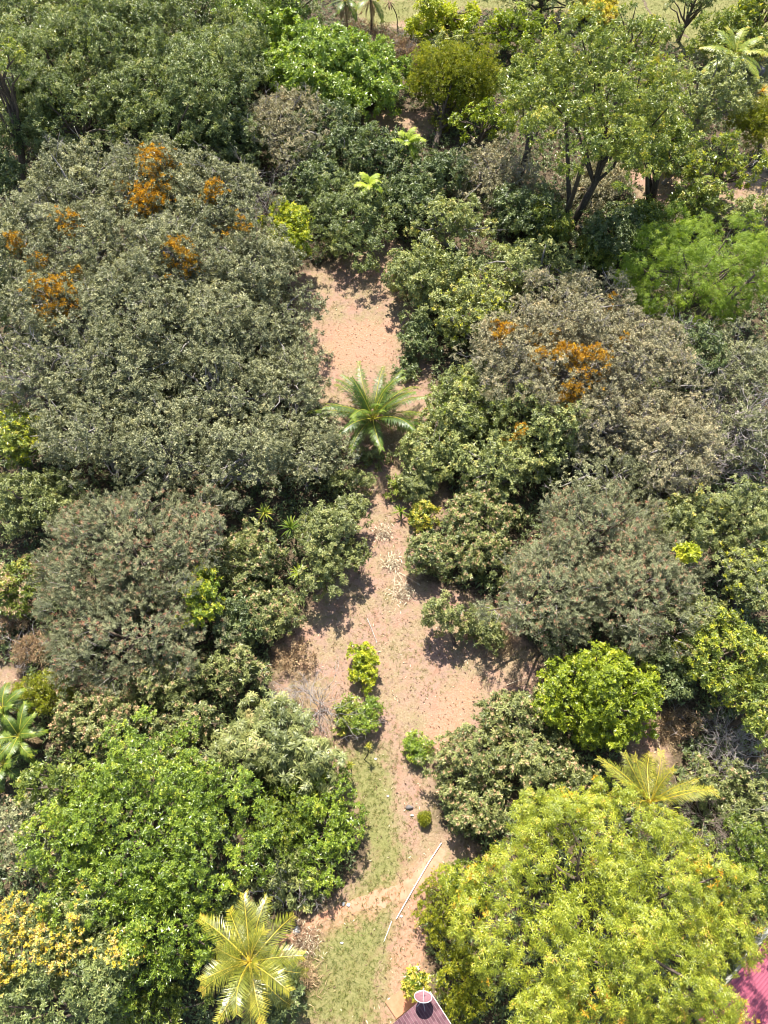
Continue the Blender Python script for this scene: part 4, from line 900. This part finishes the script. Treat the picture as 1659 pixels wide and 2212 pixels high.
def metal_roof():
    z0 = 3.1; A = at(1508, 2203, z0)[0]; B = at(1575, 2117, z0)[0]; u = nrm(B - A); w = np.array([u[1], -u[0], 0]); 
    if w[0] < 0: w = -w
    base = np.array([A[0], A[1], hgt(A[0], A[1])]); shed = thing('shed', base, 'shed with a pink corrugated metal roof in the bottom right corner', 'shed')
    pit = R_(7); ur = np.array([u[0] * cos(pit), u[1] * cos(pit), sin(pit)]); nn = np.cross(ur, w); nn *= np.sign(nn[2])
    pm = surf_mat('pink_metal', (.25, .055, .090), (.33, .085, .125), .8, .42, 0, .5, 9)
    g = Geo(); W, L = 8.0, 9.0; per = .2
    xs = (np.arange(int(W / per))[:, None] * per + np.array([0, .08, .11, .17])[None]).ravel(); zs = np.tile([0, 0, .038, .038], int(W / per))
    for (s0, s1, off) in ((0, 3.4, 0), (3.25, 6.4, .007), (6.25, 9.0, .014)):
        lo = A + w * xs[:, None] + nn * (zs[:, None] + off) + ur * s0; hi = lo + ur * (s1 - s0)
        v = np.concatenate([lo, hi]); n = len(xs); f = [[k, k + 1, n + k + 1, n + k] for k in range(n - 1)]; g.add(v, f)
    roof = g.build('roof', pm, shed, base)
    g = Geo()
    for (a_, b_) in ((3.33, 0), (6.33, 0), (.12, 0), (8.8, 0)):
        for k in range(0, int(W / per), 2):
            p = A + w * (k * per + .14) + ur * a_ + nn * .052; tube(g, [p, p + nn * .018], .016, 5)
    g.build('roof_screws', STONE, roof, base)
    g = Geo(); box(g, A - ur * .02 - nn * .12 - w * .03, w * (W + .03), ur * .02, nn * .15); box(g, A - w * .03 - nn * .12, w * .022, ur * L, nn * .13); g.build('fascia', BARKD, shed, base)
    g = Geo(); hz = np.array([0, 0, 1.0]); o = A + u * .5 + w * .5; o = np.array([o[0], o[1], base[2] - .2])
    box(g, o, u * (L - 1), w * .15, hz * 3.05); box(g, o + w * (W - 1.15), u * (L - 1), w * .15, hz * 3.05)
    box(g, o + w * .15, u * .15, w * (W - 1.3), hz * 3.0); box(g, o + w * .15 + u * (L - 1.15), u * .15, w * (W - 1.3), hz * 3.3)
    g.build('wall', WALLM, shed, base)
metal_roof()

# ------------------------------------------------------------------ uncountable cover
def scatter(n, seed):
    rng = np.random.default_rng(seed); py = rng.uniform(-40, 2260, n); px = rng.uniform(-60, 1720, n)
    d = CRT * ((px - 829.5) / FD)[:, None] + CUP * (-(py - 1106.0) / FD)[:, None] + CFW
    t = -H_CAM / d[:, 2]; P = np.array([0, 0, H_CAM]) + d * t[:, None]
    keep = rng.random(n) < np.clip((t / 104) ** 2.2, .1, 1); P = P[keep]; P[:, 2] = hgt(P[:, 0], P[:, 1]); return rng, P
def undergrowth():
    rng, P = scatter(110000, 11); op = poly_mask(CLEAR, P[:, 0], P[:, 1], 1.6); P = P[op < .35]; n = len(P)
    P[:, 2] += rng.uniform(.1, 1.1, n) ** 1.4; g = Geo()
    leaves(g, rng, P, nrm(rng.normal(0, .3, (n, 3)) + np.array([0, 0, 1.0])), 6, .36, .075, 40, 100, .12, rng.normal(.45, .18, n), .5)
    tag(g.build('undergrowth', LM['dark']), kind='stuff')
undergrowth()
def ground_cover():
    rng, P = scatter(420000, 12); op = poly_mask(CLEAR, P[:, 0], P[:, 1], 1.6); P = P[op > .3]
    la = poly_mask(LAWN, P[:, 0], P[:, 1], 2.2); so = poly_mask(SOIL, P[:, 0], P[:, 1], 2.0)
    q = np.sin(P[:, 0] * 1.1) * np.sin(P[:, 1] * .9 + 1) + np.sin(P[:, 0] * .5 + P[:, 1] * .6) + rng.normal(0, .5, len(P))
    k = rng.random(len(P)) < np.clip(.22 + .65 * la + .10 * q - .3 * so, .02, .95); G = P[k]; lg = la[k]; n = len(G)
    g = Geo(); leaves(g, rng, G, nrm(rng.normal(0, .2, (n, 3)) + np.array([0, 0, 1.0])), 5, .19, .014, 10, 75, .05, np.clip(.68 - .38 * lg + rng.normal(0, .2, n), 0, 1), .5)
    tag(g.build('grass', LM['grass']), kind='stuff')
    rng, P = scatter(150000, 13); op = poly_mask(CLEAR, P[:, 0], P[:, 1], 1.2); la = poly_mask(LAWN, P[:, 0], P[:, 1], 2.2)
    P = P[(op > .2) & (rng.random(len(P)) < .62 - .5 * la)]; n = len(P); P[:, 2] += rng.uniform(.01, .05, n)
    g = Geo(); leaves(g, rng, P, nrm(rng.normal(0, .25, (n, 3)) + np.array([0, 0, 1.0])), 1, .25, .030, 76, 102, 0, rng.beta(1.3, 1.3, n), .3)
    tag(g.build('leaf_litter', LM['litter']), kind='stuff')
ground_cover()
GULLY = surf_mat('gully_shade_earth', (.10, .075, .05), (.20, .15, .10), 3, .95, .5)  # flat strip: dark earth colour stands in for the gully's shaded depth
ribbon('gully', [(1388, -5), (1398, 20), (1412, 38), (1440, 58), (1470, 74), (1492, 88)], [.3, .4, .5, .5, .45, .3], GULLY, seed=8)
